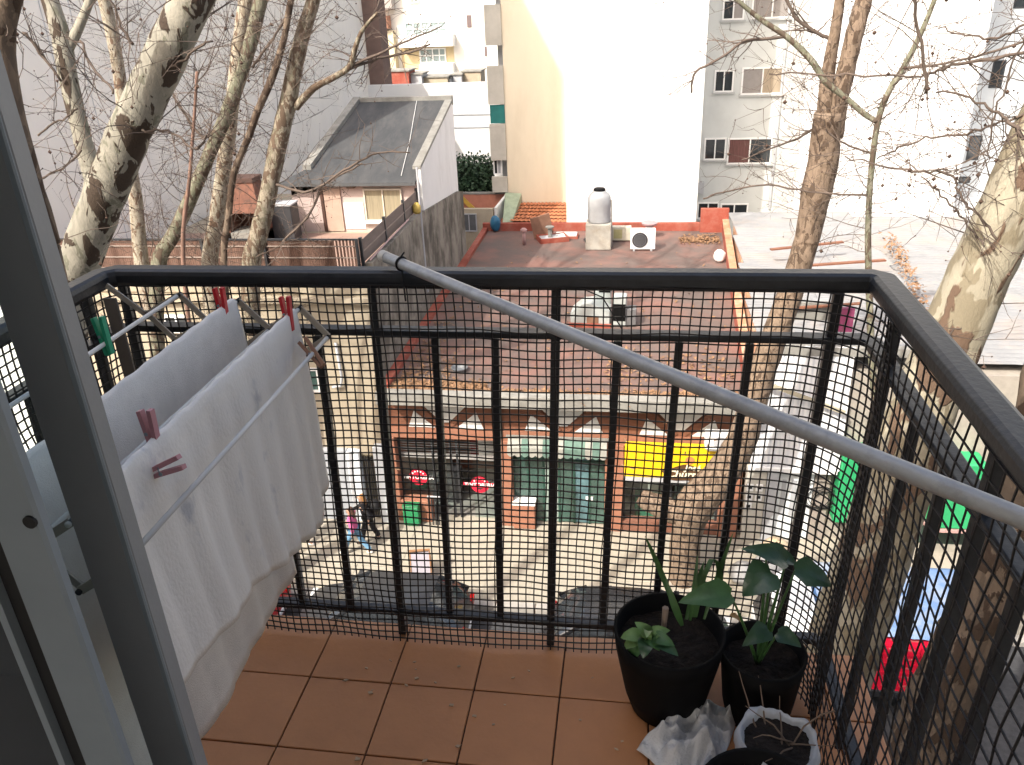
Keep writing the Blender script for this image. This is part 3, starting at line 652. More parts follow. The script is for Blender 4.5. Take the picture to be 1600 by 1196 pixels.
st1 = mat('faded_white_canvas', (.30, .30, .27), .9, var=.25, dirt=(.3, .29, .26), dscale=4, damt=.6); st2 = mat('faded_green_canvas', (.11, .18, .15), .9, var=.3)
ns = 14; dx = (bx-ax+.1)/ns
for i in range(ns):
    xa = ax-.05+i*dx; a = [(xa, SY-.06, 2.98), (xa+dx, SY-.06, 2.98), (xa+dx, SY-.30, 2.80), (xa, SY-.30, 2.80)]
    m = st2 if i in (2, 5, 8, 9, 10, 12) else st1
    mb = MB().prism(a, (0, .005, .008))
    sc = [(xa, SY-.30, 2.80), (xa+dx, SY-.30, 2.80), (xa+dx, SY-.305, 2.58), (xa+dx*.75, SY-.305, 2.53), (xa+dx*.5, SY-.305, 2.51), (xa+dx*.25, SY-.305, 2.53), (xa, SY-.305, 2.58)]
    mb.prism(sc, (0, .006, 0)).build('canvas_strip', m, aw)
MB().box(ax-.1, bx+.1, SY-.1, SY-.04, 2.98, 3.05).build('cassette', concrete, aw)
MB().box((ax+bx)/2+.75, (ax+bx)/2+.95, yg-.014, yg-.008, .8, .95).build('notice', whitepaint, shop)
# shop 3: yellow sign
ax, bx = edges[2][1], edges[3][0]
c0, c1 = PY(980, 700, SY-.15), PY(1148, 765, SY-.15)
ys = thing('shop_sign', 'bright yellow shop sign board with brown brand lettering', 'sign', ((c0.x+c1.x)/2, SY-.1, c1.z))
yel = mat('sign_yellow', (.80, .50, .012), .5, var=.04)
zl, zh = 1.95, 2.98; xr = ax+2.62
MB().box(ax+.02, xr, SY-.16, SY-.03, zl, zh, .01).build('board', yel, ys)
MB().box(ax+.02, xr, SY-.15, SY+.02, zl-.14, zl-.004).build('grey_trim', greypaint, ys)
cx, cz = PY(1072, 738, SY-.17).x, PY(1072, 738, SY-.17).z
brown = mat('sign_brown', (.09, .045, .02), .5)
blob = [(cx+(.62+.04*math.sin(a*7))*math.cos(a)*(1 if math.sin(a) < .2 else .82), SY-.167, cz-.04+(.25+.03*math.sin(a*5))*math.sin(a)) for a in [i*math.pi/16 for i in range(32)]]
MB().prism(blob[::-1], (0, -.006, 0)).build('lettering_ground', brown, ys)
crm = mat('sign_cream', (.8, .74, .55), .5)
text('José', .24, Matrix.Translation((cx+.16, SY-.176, cz+.13)) @ FACE, crm, 'lettering', ys, .003, .2, .006)
text('Churro!', .31, Matrix.Translation((cx, SY-.176, cz-.08)) @ FACE, crm, 'lettering', ys, .003, .2, .008)
MB().tube([(cx+.08, SY-.175, cz+.36), (cx+.08, SY-.166, cz+.36)], .12, 16).build('emblem', mat('sign_tan', (.5, .2, .08), .5), ys)
ac = thing('air_conditioner', 'white air conditioner unit hung above the yellow sign', 'air conditioner', (PY(1130, 695, SY-.3).x, SY-.3, 3.0))
q = PY(1128, 690, SY-.35)
MB().box(q.x-.42, q.x+.42, SY-.42, SY-.08, q.z-.22, q.z+.22, .02).build('case', whitepaint, ac)
MB().tube([(q.x-.05, SY-.435, q.z), (q.x-.05, SY-.42, q.z)], .17, 20).build('fan_grille', greypaint, ac)
MB().box(q.x-.36, q.x+.36, SY-.40, SY+.05, q.z-.27, q.z-.225).build('bracket', concrete, ac)
for i, xx in enumerate((ax+.03, ax+1.15, ax+1.3, bx-.03)): MB().box(xx-.035, xx+.035, yg-.03, yg+.03, .03, 2.0).build('shop_frame', darkframe if i != 1 else timber, shop)
MB().box(ax+.06, ax+1.1, yg-.004, yg+.004, .35, 1.95).build('shop_window', clear, shop)
MB().box(ax+1.35, bx-.06, yg-.004, yg+.004, .35, 1.95).build('shop_window', clear, shop)
MB().box(ax, bx, SY+.05, SY+.36, .03, .34).build('plinth', mat('brown_plinth', (.2, .09, .06), .8), shop)
MB().box(ax+.35, ax+1.1, 18.0, 18.6, .03, .6).build('green_counter', mat('shop_green', (.05, .2, .12), .6), shop)
MB().box(ax+.5, ax+1.0, 18.3, 18.5, .6, 1.3).build('cabinet', mat('cabinet_cream', (.5, .48, .42), .6), shop)
MB().box(bx-1.1, bx-.15, 18.0, 18.9, .03, .9).build('pale_counter', mat('pale_counter', (.5, .56, .52), .5), shop)

# ------------------------------------------------------------------ things on the red roof
def rz(px, py, z=zr+.002): return PZ(px, py, z)
p = rz(935, 392); by = p.y+.55
tb = thing('tank_plinth', 'stained white masonry block carrying the water tank', 'plinth', (p.x, by, zr))
MB().box(p.x-.52, p.x+.50, by-.5, by+.5, zr+.002, zr+1.05, .03).build('block', mat('stained_white_block', (.40, .385, .34), .9, var=.15, scale=3, dirt=(.3, .26, .2), dscale=2.5, damt=.7), tb)
tk = thing('water_tank', 'round grey-white plastic water tank with black lid on the roof', 'water tank', (p.x, by, zr+1.05))
MB().lathe([(.44, 0), (.47, .05), (.455, .12), (.47, .2), (.45, .55), (.46, .6), (.45, .98), (.38, 1.12), (.26, 1.2), (.26, 1.24)], n=32).build('body', mat('tank_plastic', (.34, .35, .36), .5, var=.06), tk, local=True, smooth=True)
MB().lathe([(.23, 1.24), (.24, 1.30), (.20, 1.34), (.001, 1.35)], n=24).build('lid', potm, tk, local=True)
MB().tube([(.47, -.1, .9), (.5, -.1, .4), (.52, -.1, -1.0)], .025, 6).build('pipe', concrete, tk, local=True)
def acunit(px, py, w, h, label, dz=0):
    q = rz(px, py); t = thing('condenser_unit', label, 'air conditioner', (q.x, q.y+.2, zr))
    MB().box(-w/2, w/2, -.17, .17, .07, h, .015).build('case', whitepaint, t, local=True)
    for s in (-1, 1): MB().box(s*w*.35-.04, s*w*.35+.04, -.19, .19, .002, .068).build('foot', greypaint, t, local=True)
    cx = -w*.12
    MB().tube([(cx, -.178, h*.52), (cx, -.172, h*.52)], h*.36, 24).build('fan_grille', darkframe, t, local=True)
    mb = MB()
    for k in range(4): mb.tube([(cx+h*.09*(k+1)*math.cos(a), -.184, h*.52+h*.09*(k+1)*math.sin(a)) for a in [i*math.pi/10 for i in range(21)]], .006, 4)
    mb.build('grille_ring', greypaint, t, local=True); return t
acunit(1004, 393, .98, .86, 'white condenser unit with black round fan on the red roof')
q = rz(970, 378); t = thing('condenser_unit', 'cream yellowed condenser box behind the white fan unit', 'air conditioner', (q.x, q.y+.15, zr))
MB().box(-.42, .42, -.15, .15, .05, .62, .015).build('case', mat('cream_case', (.55, .52, .42), .6, var=.1), t, local=True)
MB().box(-.30, .05, -.16, -.152, .14, .52).build('side_grille', mat('yellowed_grille', (.42, .4, .2), .6), t, local=True)
q = rz(926, 388); t = thing('rubbish_bag', 'dark grey bundled bag beside the tank block', 'bag', (q.x, q.y+.25, zr))
P = []
for i in range(9):
    row = []
    for k in range(19):
        a = 2*math.pi*k/18; f = math.pi*i/8; n = 1+.25*mnoise.noise(Vector((math.cos(a)*2, math.sin(a)*2, i*.6)))
        row.append((.36*math.sin(f)*math.cos(a)*n, .28*math.sin(f)*math.sin(a)*n, .27-.26*math.cos(f)*n))
    P.append(row)
MB().grid(P).build('bundle', mat('dark_bag', (.06, .065, .075), .35, var=.3), t, local=True, smooth=True)
MB().tube([(-.1, -.25, .3), (0, -.28, .25), (.1, -.26, .33)], .03, 6).build('knot', greypaint, t, local=True)
q = rz(862, 380); t = thing('roof_hatch', 'red framed roof hatch with its brown lid propped open', 'hatch', (q.x, q.y+.4, zr), rz=.35)
MB().box(-.62, .62, -.4, -.34, .002, .2).box(-.62, .62, .34, .4, .002, .2).box(-.62, -.56, -.34, .34, .002, .2).box(.56, .62, -.34, .34, .002, .2).build('frame', redpaint, t, local=True)
MB().box(-.56, .56, -.34, .34, .1, .15).build('pane', greypaint, t, local=True)
MB().obox((-.35, .45, .55), (.42, 0, .1), (0, .03, .01), (-.08, .02, .42)).build('lid', mat('brown_lid', (.19, .10, .065), .8, var=.2), t, local=True)
MB().tube([(-.1, 0, .15), (-.1, .05, .55)], .09, 10).tube([(-.1, .05, .55), (-.1, .05, .6)], .18, 12).build('vent', concrete, t, local=True)
def ventpipe(px, py, r, h, m, label, cap=True):
    q = rz(px, py); t = thing('vent_pipe', label, 'vent', (q.x, q.y, zr))
    MB().lathe([(r, .002), (r, h)], n=14).build('pipe', m, t, local=True, smooth=True)
    if cap: MB().lathe([(r*.6, h), (r*1.9, h+.02), (r*2.1, h+.10), (r*1.2, h+.16), (.001, h+.17)], n=14).build('cowl', m, t, local=True)
ventpipe(819, 383, .07, .55, mat('pinkish_vent', (.36, .22, .21), .8, var=.15), 'short pinkish vent pipe left of the open hatch')
ventpipe(1014, 372, .16, .55, mat('mauve_vent', (.36, .24, .25), .8), 'mauve mushroom vent against the white wall')
q = rz(886, 374); t = thing('flat_skylight', 'flat white skylight box left of the tank block', 'skylight', (q.x, q.y+.3, zr))
MB().box(-.55, .45, -.3, .3, .002, .10).build('frame', redpaint, t, local=True); MB().box(-.5, .4, -.26, .26, .1, .17, .01).build('cover', wpanel, t, local=True)
q = rz(771, 362); t = thing('blue_bag', 'blue plastic bag at the far left corner of the red roof', 'bag', (q.x+.1, q.y, zr))
P = []
for i in range(9):
    row = []
    for k in range(15):
        a = 2*math.pi*k/14; f = math.pi*i/8; n = 1+.3*mnoise.noise(Vector((math.cos(a)*2, math.sin(a)*2, i*.5+9)))
        row.append((.24*math.sin(f)*math.cos(a)*n, .22*math.sin(f)*math.sin(a)*n, .36-.36*math.cos(f)))
    P.append(row)
MB().grid(P).build('bag_body', mat('blue_plastic', (.03, .14, .24), .35, var=.25), t, local=True, smooth=True)
# extractor unit in the middle of the roof
q = rz(935, 512); t = thing('extractor_unit', 'galvanised extractor ducts and boxes in the middle of the red roof', 'ventilation unit', (q.x, q.y+.4, zr), rz=-.05)
galv = mat('galvanised_duct', (.42, .46, .45), .5, metal=.2, var=.12, scale=3)
MB().prism([(-.85, -.35, .05), (.35, -.35, .05), (.35, -.35, .5), (-.2, -.35, .75), (-.5, -.35, .72), (-.85, -.35, .42)], (0, .7, 0)).build('hood', galv, t, local=True)
MB().box(-.18, .32, .45, .9, .3, 1.35, .01).build('duct', galv, t, local=True); MB().box(-.05, .31, .44, .449, .85, 1.25).build('outlet', potm, t, local=True)
MB().box(.45, .85, -.3, .2, .05, .95, .02).build('duct', galv, t, local=True); MB().box(.46, .84, -.31, -.301, .2, .75).build('outlet', potm, t, local=True)
MB().box(.86, 1.15, -.25, .2, .02, .55).build('motor_box', mat('dark_grey_box', (.12, .12, .125), .6), t, local=True)
MB().box(-.9, .4, -.45, -.36, .002, .12).build('plinth', redpaint, t, local=True); MB().box(-.35, .02, -.361, -.352, .1, .32).build('rust_patch', mat('rusty_sheet', (.2, .11, .07), .8), t, local=True)
MB().tube([(-.6, .5, .95), (.1, 0, .85), (.55, -.4, .3), (.75, -.55, .05)], .022, 5).build('cable', potm, t, local=True)
q = rz(718, 580); t = thing('basin', 'dark metal basin lying near the front edge of the red roof', 'basin', (q.x, q.y, zr))
MB().lathe([(.17, .002), (.24, .12), (.22, .125), (.14, .03)], n=16).build('bowl', mat('dull_basin', (.14, .15, .16), .5), t, local=True)
q = rz(1132, 410); t = thing('leaning_bag', 'small torn white bag against the right parapet of the red roof', 'bag', (q.x-.2, q.y, zr))
P = []
for i in range(7):
    row = []
    for k in range(13):
        a = 2*math.pi*k/12; f = math.pi*i/6; n = 1+.5*mnoise.noise(Vector((math.cos(a)*2.5, math.sin(a)*2.5, i*.9+3)))
        row.append((.2*math.sin(f)*math.cos(a)*n, .2*math.sin(f)*math.sin(a)*n, .25-.25*math.cos(f)))
    P.append(row)
MB().grid(P).build('bag_body', whitepaint, t, local=True, smooth=True)
# dry leaves lying on the roofs
leafdry = mat('dry_leaf_litter', (.25, .145, .08), .9, var=.5, scale=25)
def litter(name, label, spots, rg, size=(.04, .09)):
    mb = MB()
    for (c, n, sx, sy) in spots:
        for i in range(n):
            p = Vector(c)+Vector((rg.uniform(-sx, sx), rg.gauss(0, sy), rg.uniform(.005, .05))); s = rg.uniform(*size)
            u = Vector((rg.uniform(-1, 1), rg.uniform(-1, 1), rg.uniform(-.5, .5))).normalized()*s; v = Vector((-u.y, u.x, rg.uniform(-.3, .3)*s))*.6
            mb.add([p-u, p-u*.2+v+Vector((0,0,.01)), p+u, p-u*.2-v+Vector((0,0,.01))], [(0,1,2,3)])
    o = mb.build(name, leafdry); o['kind'] = 'stuff'; return tag(o, label, 'dry leaves')
rg = random.Random(21)
litter('leaf_litter', 'band of dry tan leaves along the front edge of the red roof', [((-3.9, 17.15, zr), 1300, 1.35, .22), ((-.9, 16.98, zr), 700, 1.7, .1), ((2.4, 17.0, zr), 800, 1.7, .14), ((-4.4, 18.2, zr), 250, .7, .7), ((2.2, 18.6, zr), 350, 1.7, .8), ((-4.7, 20.5, zr), 160, .35, 1.6), ((3.9, 31.5, zr+.02), 500, .8, .3), ((0, 22, zr), 260, 4.3, 4)], rg)

# ------------------------------------------------------------------ left neighbour: cream street house with roof terrace
LX0, LX1 = -14.1, -5.45
ch = thing('terrace_house', 'cream two storey street house left of the shops with a roof terrace', 'building', (-9, SY, 0))
MB().box(LX0, LX1, 17.3, 29, 0, 7.0).build('wall', cream, ch)
MB().box(LX0, LX1, 17.25, 17.45, 7.0, 7.45).build('parapet', cream, ch)
MB().box(LX0, LX1, 17.12, 17.3, 6.75, 6.9).build('cornice', cream, ch)
MB().box(LX0+.02, LX1-.02, 17.46, 23, 7.0, 7.03).build('terrace_floor', mat('terrace_tiles', (.3, .2, .16), .8, var=.1), ch)
pale = mat('pale_blue_white', (.62, .66, .70), .8, var=.05)
a, b = PY(546, 730, 17.2).x, PY(566, 730, 17.2).x
MB().box(a, b, 17.05, 17.3, 0, 2.35, .02).build('pilaster', pale, ch)
a2, b2 = PY(588, 730, 17.2).x, PY(604, 730, 17.2).x
MB().box(a2, b2, 17.05, 17.3, 0, 2.55, .02).build('pilaster', pale, ch)
MB().box(b, a2, 17.22, 17.298, 2.2, 2.5).build('door_head', cream, ch)
dr = MB().box(b+.02, a2-.02, 17.24, 17.29, .05, 2.2).build('door', mat('olive_door', (.17, .14, .085), .6, var=.2), ch)
for i in range(6): MB().box(b+.06+i*(a2-b-.12)/5-.012, b+.06+i*(a2-b-.12)/5+.012, 17.20, 17.235, .1, 2.15).build('door_bar', darkframe, dr)
MB().box(-8.6, a-.02, 17.1, 17.3, 0, 2.35).build('garage_panel', mat('grey_panel', (.34, .36, .39), .7, var=.05), ch)
x0w, x1w, z0w, z1w = wcorners((478, 575), (503, 612), 17.28)
window(ch, x0w-.6, x1w, z0w, z1w, 17.27, whitepaint, mat('teal_pane', (.07, .13, .12), .2), 3, 1, .06, .06)
x0w, x1w, z0w, z1w = wcorners((255, 492), (300, 520), 17.28)
window(ch, x0w, x1w, z0w, z1w, 17.27, whitepaint, darkglass, 2, 1, .06, .05)
q = PY(530, 600, 17.2); MB().tube([(q.x+.05, 17.22, q.z+1.2), (q.x+.1, 17.2, q.z+.2), (q.x+.05, 17.18, q.z-.05), (q.x-.2, 17.18, q.z-.1)], .04, 8).build('pipe', greypaint, ch, smooth=True)
# stained boundary wall between terrace and shop roof
pts = [PX(590, 400, -5.42), PX(655, 338, -5.42), PX(716, 296, -5.42)]
bw = MB().prism([(-5.62, 17.5, 4.3), (-5.62, 17.5, 7.75), (-5.62, 22.4, 7.78), (-5.62, 28.3, 7.2), (-5.62, 29.2, 7.0), (-5.62, 29.2, 4.3)], (.2, 0, 0))
o = bw.build('boundary_wall', stained); tag(o, 'dirty black-stained rendered boundary wall beside the red roof', 'wall')
# fences
fence_m = mat('rusty_brown_slats', (.085, .045, .032), .8, scale=1.2, col2=(.17, .10, .075), thr=(.4, .65), stretch=(3, 1, .35), bump=.1)
railm = mat('pale_rail', (.26, .21, .18), .7)
fn = thing('terrace_fence', 'rusty brown slatted fence along the front of the roof terrace', 'fence', (-9.5, 17.4, 7.45))
mb = MB(); x = LX0
while x < -5.72:
    mb.box(x, x+.052, 17.41, 17.425, 7.46, 8.36+RNG.uniform(-.012, .012)); x += .058 if x < -6.4 else .09
mb.build('slats', fence_m, fn, kind='stuff')
for z in (7.6, 7.9, 8.2): MB().box(LX0, -5.7, 17.385, 17.405, z, z+.03).build('rail', railm, fn)
for x in (-13.2, -11.6, -9.9, -8.2, -5.72): MB().box(x-.035, x+.035, 17.33, 17.40, 7.45, 8.42).build('post', darkframe, fn)
MB().box(LX0, -5.7, 17.38, 17.43, 8.37, 8.41).build('top_rail', darkframe, fn)
fs = thing('terrace_fence', 'grey brown sheet fence on top of the stained boundary wall', 'fence', (-5.66, 20.5, 7.7))
ysf = [17.5, 19.6, 21.6, 23.2]
fgrey = mat('grey_brown_sheet', (.16, .125, .11), .75, var=.15, scale=2, stretch=(1, 1, 4))
for a, b in zip(ysf, ysf[1:]):
    MB().box(-5.66, -5.645, a+.04, b-.04, 7.76, 8.34).build('sheet', fgrey, fs); MB().box(-5.644, -5.63, a+.04, b-.04, 8.03, 8.07).build('rail', railm, fs)
for y in ysf: MB().box(-5.70, -5.62, y-.04, y+.04, 7.6, 8.42).build('post', darkframe, fs)
MB().tube([(-5.5, 17.6, 7.80), (-5.5, 19.5, 7.84), (-5.5, 21.5, 7.86)], .02, 5).build('hose', mat('pale_pink_hose', (.45, .3, .3), .6), fs)
q = PX(654, 348, -5.5); t = thing('yellow_drum', 'small yellow plastic drum on top of the stained boundary wall', 'drum', (-5.52, q.y, 7.77))
MB().lathe([(.10, .005), (.13, .05), (.13, .24), (.08, .3), (.05, .34), (.001, .34)], n=16).build('drum_body', mat('yellow_drum', (.5, .36, .09), .6), t, local=True, smooth=True)
MB().tube([(.1, .05, -2.6), (.1, .05, .6), (.1, .05, 1.4)], .035, 8).build('downpipe', greypaint, t, local=True)
# little house on the terrace
rh = thing('rooftop_house', 'small pinkish rooftop house with steep dark grey roof and white side wall', 'house', (-7.7, 23.2, 7.0))
MB().box(-9.85, -5.60, 23.3, 28.6, 7.0, 8.62).build('wall', pinkwall, rh)
MB().prism([(-5.598, 23.28, 6.4), (-5.598, 28.66, 6.4), (-5.598, 28.66, 10.42), (-5.598, 23.28, 9.0)], (.12, 0, 0)).build('side_wall', mat('white_side_wall', (.74, .74, .73), .9, var=.04, scale=1, dirt=(.5, .5, .48), dscale=1.2, damt=.4, stretch=(1, 1, .4)), rh)
rl0, rl1 = PY(440, 290, 22.95), PY(555, 158, 28.6)
MB().prism([(-10.1, 22.95, 8.55), (-5.61, 22.95, 8.55), (-5.61, 28.6, 10.40), (-9.0, 28.6, 10.40), (-9.35, 24.0, 8.894)], (0, .03, .10)).build('roof', roofgrey, rh)
MB().prism([(-9.55, 23.8, 8.86), (-9.27, 23.8, 8.86), (-8.93, 28.6, 10.42), (-9.2, 28.6, 10.42)], (0, 0, .22)).build('left_coping', concrete, rh)
MB().prism([(-5.72, 23.26, 9.002), (-5.46, 23.26, 9.002), (-5.46, 28.68, 10.422), (-5.72, 28.68, 10.422)], (0, 0, .10)).build('right_coping', concrete, rh)
MB().box(-9.15, -5.47, 28.5, 28.75, 10.28, 10.60).build('back_coping', concrete, rh)
MB().prism([(-9.86, 23.3, 8.5), (-9.0, 23.3, 8.62), (-9.0, 28.6, 10.4), (-9.3, 28.6, 10.4)], (0, 0, -.3)).build('gable_fill', pinkwall, rh)
MB().tube([(-6.75, 28.4, 10.47), (-6.35, 25.5, 9.51), (-6.12, 23.3, 8.80)], .008, 5).build('lightning_wire', whitepaint, rh)
x0w, x1w, z0w, z1w = wcorners((567, 295), (632, 345), 23.28)
curt = mat('cream_curtain', (.27, .235, .16), .9, var=.25, scale=6, stretch=(9, 1, .3))
window(rh, x0w, x1w, z0w, z1w, 23.27, mat('beige_frame', (.55, .50, .42), .6), [curt], 2, 1, .05, .05, sill=whitepaint)
a, b = PY(505, 300, 23.28), PY(538, 350, 23.28)
dr = MB().box(a.x, b.x, 23.24, 23.298, 7.03, 8.5).build('door', mat('tan_door', (.42, .30, .24), .7, var=.08), rh)
MB().box(a.x-.10, a.x-.01, 23.2, 23.299, 7.03, 8.52).build('door_frame', mat('dark_brown_wood', (.07, .035, .025), .7), dr)
MB().box(b.x+.05, x0w-.05, 23.27, 23.299, 7.1, 7.95).build('sunlit_patch', white_wall, rh)  # white sheet paints a sunlit patch on the mostly shaded front
q = PY(548, 288, 23.2); MB().box(q.x-.13, q.x+.13, 23.1, 23.298, q.z-.12, q.z+.10).build('wall_lamp', mat('brown_box', (.12, .08, .06), .7), rh)
q = PY(466, 296, 23.25); MB().box(q.x-.15, q.x+.15, 23.24, 23.299, q.z-.06, q.z+.06).build('vent_slot', darkframe, rh)
# barbecue chimney on the terrace
q = PY(383, 330, 21.5)
bq = thing('barbecue_chimney', 'brown brick barbecue with tapered chimney hood on the terrace', 'barbecue', (q.x, 21.5, 7.03))
brick = mat('sooty_brick', (.17, .075, .05), .9, var=.25, scale=6, dirt=(.04, .035, .03), dscale=2, damt=.8)
zb_ = 7.03
MB().box(q.x-.62, q.x-.45, 21.2, 22.2, zb_, zb_+1.1).box(q.x+.45, q.x+.62, 21.2, 22.2, zb_, zb_+1.1).box(q.x-.62, q.x+.62, 22.05, 22.2, zb_, zb_+1.1).build('body', brick, bq)
MB().box(q.x-.62, q.x+.62, 21.2, 22.2, zb_, zb_+.5).build('hearth', concrete, bq)
mb = MB(); A = [(q.x-.62, 21.2, zb_+1.1), (q.x+.62, 21.2, zb_+1.1), (q.x+.62, 22.2, zb_+1.1), (q.x-.62, 22.2, zb_+1.1)]; B = [(q.x-.34, 21.6, zb_+1.95), (q.x+.34, 21.6, zb_+1.95), (q.x+.34, 22.2, zb_+1.95), (q.x-.34, 22.2, zb_+1.95)]
mb.add(A+B, [(0,1,5,4),(1,2,6,5),(2,3,7,6),(3,0,4,7),(4,5,6,7)]).build('hood', brick, bq)
MB().box(q.x-.38, q.x+.38, 21.55, 22.25, zb_+1.95, zb_+2.08).build('cap', mat('dark_cap', (.09, .05, .04), .8), bq)
q = PY(445, 335, 22.2); t = thing('terrace_box', 'black appliance box standing beside the pink rooftop house', 'appliance', (q.x, 22.2, 7.03))
MB().box(-.35, .35, -.3, .3, .002, 1.15, .02).build('cabinet', mat('black_box', (.035, .036, .04), .5), t, local=True); MB().box(-.37, .37, -.32, .32, 1.152, 1.2).build('lid', greypaint, t, local=True)

# ------------------------------------------------------------------ right neighbour: corrugated shed with metal facade
RY0, RX0, RX1 = 17.2, 4.32, 9.3
sh = thing('metal_shed', 'corrugated metal clad building right of the shops with patched sheet roof', 'building', (6.5, RY0, 0))
MB().prism([(RX0+.03, 17.5, 0), (6.5, 17.5, 0), (6.5, 31.5, 0), (5.22, 31.5, 0)], (0, 0, 5.3)).build('wall', MATS['orange_cap'], sh)
lightcl = mat('pale_cladding', (.66, .67, .69), .6, var=.07, scale=2, dirt=(.45, .44, .42), dscale=1.2, damt=.35)
for k, (za, zc, yy) in enumerate(((4.25, 5.75, 17.28), (3.15, 4.35, 17.18), (2.35, 3.2, 17.08))):
    for i in range(3):
        xa = RX0+.04+i*.72
        mb = MB(); sheet(mb, (xa, yy+.01*(i % 2), za), (.80, 0, 0), (0, .05, zc-za), (0, -1, 0), .13, .014); mb.build('cladding_sheet', lightcl, sh, smooth=True)
MB().box(RX0, 6.55, 17.02, 17.12, 2.28, 2.40).build('fascia', whitepaint, sh)
MB().bar((RX0+.1, 17.02, 4.9), (6.5, 17.02, 4.1), .05, .10).build('batten', mat('old_batten', (.42, .38, .28), .8, var=.15), sh)
MB().box(RX0, RX0+.5, 17.1, 17.45, 0, 2.28).build('meter_wall', mat('pale_meter_wall', (.5, .48, .43), .85, var=.06), sh)
for k, (dx, z) in enumerate(((.1, 1.75), (.1, 1.45), (.1, 1.15), (.34, 1.45), (.34, 1.75))):
    b = MB().box(RX0+dx-.09, RX0+dx+.09, 17.06, 17.098, z-.11, z+.11, .008).build('meter_box', whitepaint, sh); MB().box(RX0+dx-.05, RX0+dx+.05, 17.052, 17.059, z-.03, z+.06).build('meter_dial', darkglass, b)
MB().box(RX0+.52, RX0+.78, 17.05, 17.45, 0, 2.28).build('column', greypaint, sh)
gd = MB().box(RX0+.80, RX0+1.75, 17.3, 17.4, .02, 2.1).build('gate', mat('white_gate', (.72, .75, .76), .6, var=.04), sh)
for i in range(3): MB().box(RX0+.95+i*.26, RX0+1.06+i*.26, 17.27, 17.298, .8, 1.9).build('gate_slot', greypaint, gd)
MB().box(RX0+1.78, 6.5, 17.3, 17.44, 0, 2.28).build('wall', mat('brown_grey_wall', (.30, .26, .23), .9, var=.1), sh)
cw = thing('wire_coil', 'tangled coil of black cable hanging on the brown grey wall', 'cable', (RX0+2.0, 17.25, 1.4)); mb = MB(); rg = random.Random(8)
for k in range(7):
    r = rg.uniform(.22, .42); ox, oz = rg.uniform(-.12, .12), rg.uniform(-.15, .15)
    mb.tube([(RX0+2.0+ox+r*math.cos(a)*1.1, 17.26-.006*k, 1.45+oz+r*math.sin(a)) for a in [i*math.pi/12 for i in range(25)]], .010, 5)
mb.tube([(RX0+2.0, 17.25, 1.2), (RX0+1.95, 17.24, .6), (RX0+1.98, 17.24, .05)], .02, 5); mb.build('loops', rubber, cw)
# roof of separate corrugated sheets
for j in range(4):
    y0 = 17.5+j*3.55
    for i in range(5):
        xa0 = 4.42+.2*j+i*.92
        mb = MB(); z = 5.62-.05*j+.004*i
        sheet(mb, (xa0, y0, z+.02), (0, 3.65, -.03), (.95, 0, .03*RNG.uniform(-1, 1)), (0, 0, 1), .22, .038); mb.build('roof_sheet', corr, sh, smooth=True)
MB().box(RX0, 9.3, 17.3, 17.5, 5.5, 5.72).build('roof_edge', concrete, sh)
q = PY(1318, 500, 17.4); MB().box(q.x-.22, q.x+.22, 17.36, 17.48, q.z-.3, q.z+.3).build('plum_board', mat('plum_board', (.25, .05, .12), .7, var=.15), sh)
q2 = PY(1270, 485, 17.4); MB().box(q2.x-.9, q.x-.25, 17.37, 17.49, q2.z-.25, q2.z+.2).build('grey_board', concrete, sh)
MB().bar((q2.x-.9, 17.3, q.z+.28), (q.x+.3, 17.3, q.z+.46), .1, .04).build('board_cap', timber, sh)
for k, (xa, ya, yb) in enumerate(((5.6, 24.6, 25.4), (6.4, 22.9, 23.4))): MB().bar((xa, ya, 6.05), (xa+2.4, yb, 6.08), .14, .05).build('old_batten', timber, sh)
# lower roof and wall to the right of it
lr = thing('white_shed', 'low white walled shed with pale sheet roof behind the leaning tree', 'shed', (13, 20, 0))
MB().box(9.4, 22, 19.0, 31.5, 0, 5.1).build('wall', white_wall, lr)
for i in range(9):
    mb = MB(); sheet(mb, (9.45+i*1.0, 17.6, 5.25), (0, 14.0, .1), (1.02, 0, .02*RNG.uniform(-1, 1)), (0, 0, 1), .26, .04); mb.build('roof_sheet', corr, lr, smooth=True)
rg = random.Random(31)
litter('leaf_litter', 'drift of dry brown leaves in the gutter of the sheet roof', [(PZ(1392, 372, 5.62).lerp(PZ(1470, 545, 5.62), i/23), 18, .24, .35) for i in range(24)], rg, (.05, .10))
# green shop front further right
gs = thing('green_shopfront', 'bright green painted shop front half hidden behind the leaning tree', 'shop front', (9.5, 17.2, 0))
grn = mat('bright_green_paint', (.03, .34, .13), .5, var=.1, scale=3)
MB().box(6.55, 13.5, 17.46, 18.9, 0, 5.0).build('wall', mat('grey_brown_render', (.33, .30, .26), .9, var=.12), gs)
MB().box(6.62, 7.25, 17.0, 17.45, .8, 3.05, .03).build('side_panel', grn, gs)
MB().box(8.95, 10.0, 16.75, 17.45, .95, 2.9, .04).build('fascia', grn, gs)
MB().box(8.9, 10.05, 16.72, 17.44, .86, .94).build('fascia_trim', mat('pinkish_trim', (.45, .28, .26), .7), gs)
MB().box(8.85, 13.3, 17.40, 17.455, .02, .85).build('shade_sheet', mat('dark_green_shade', (.03, .05, .04), .7), gs)  # dark sheet stands in for the shade below the fascia

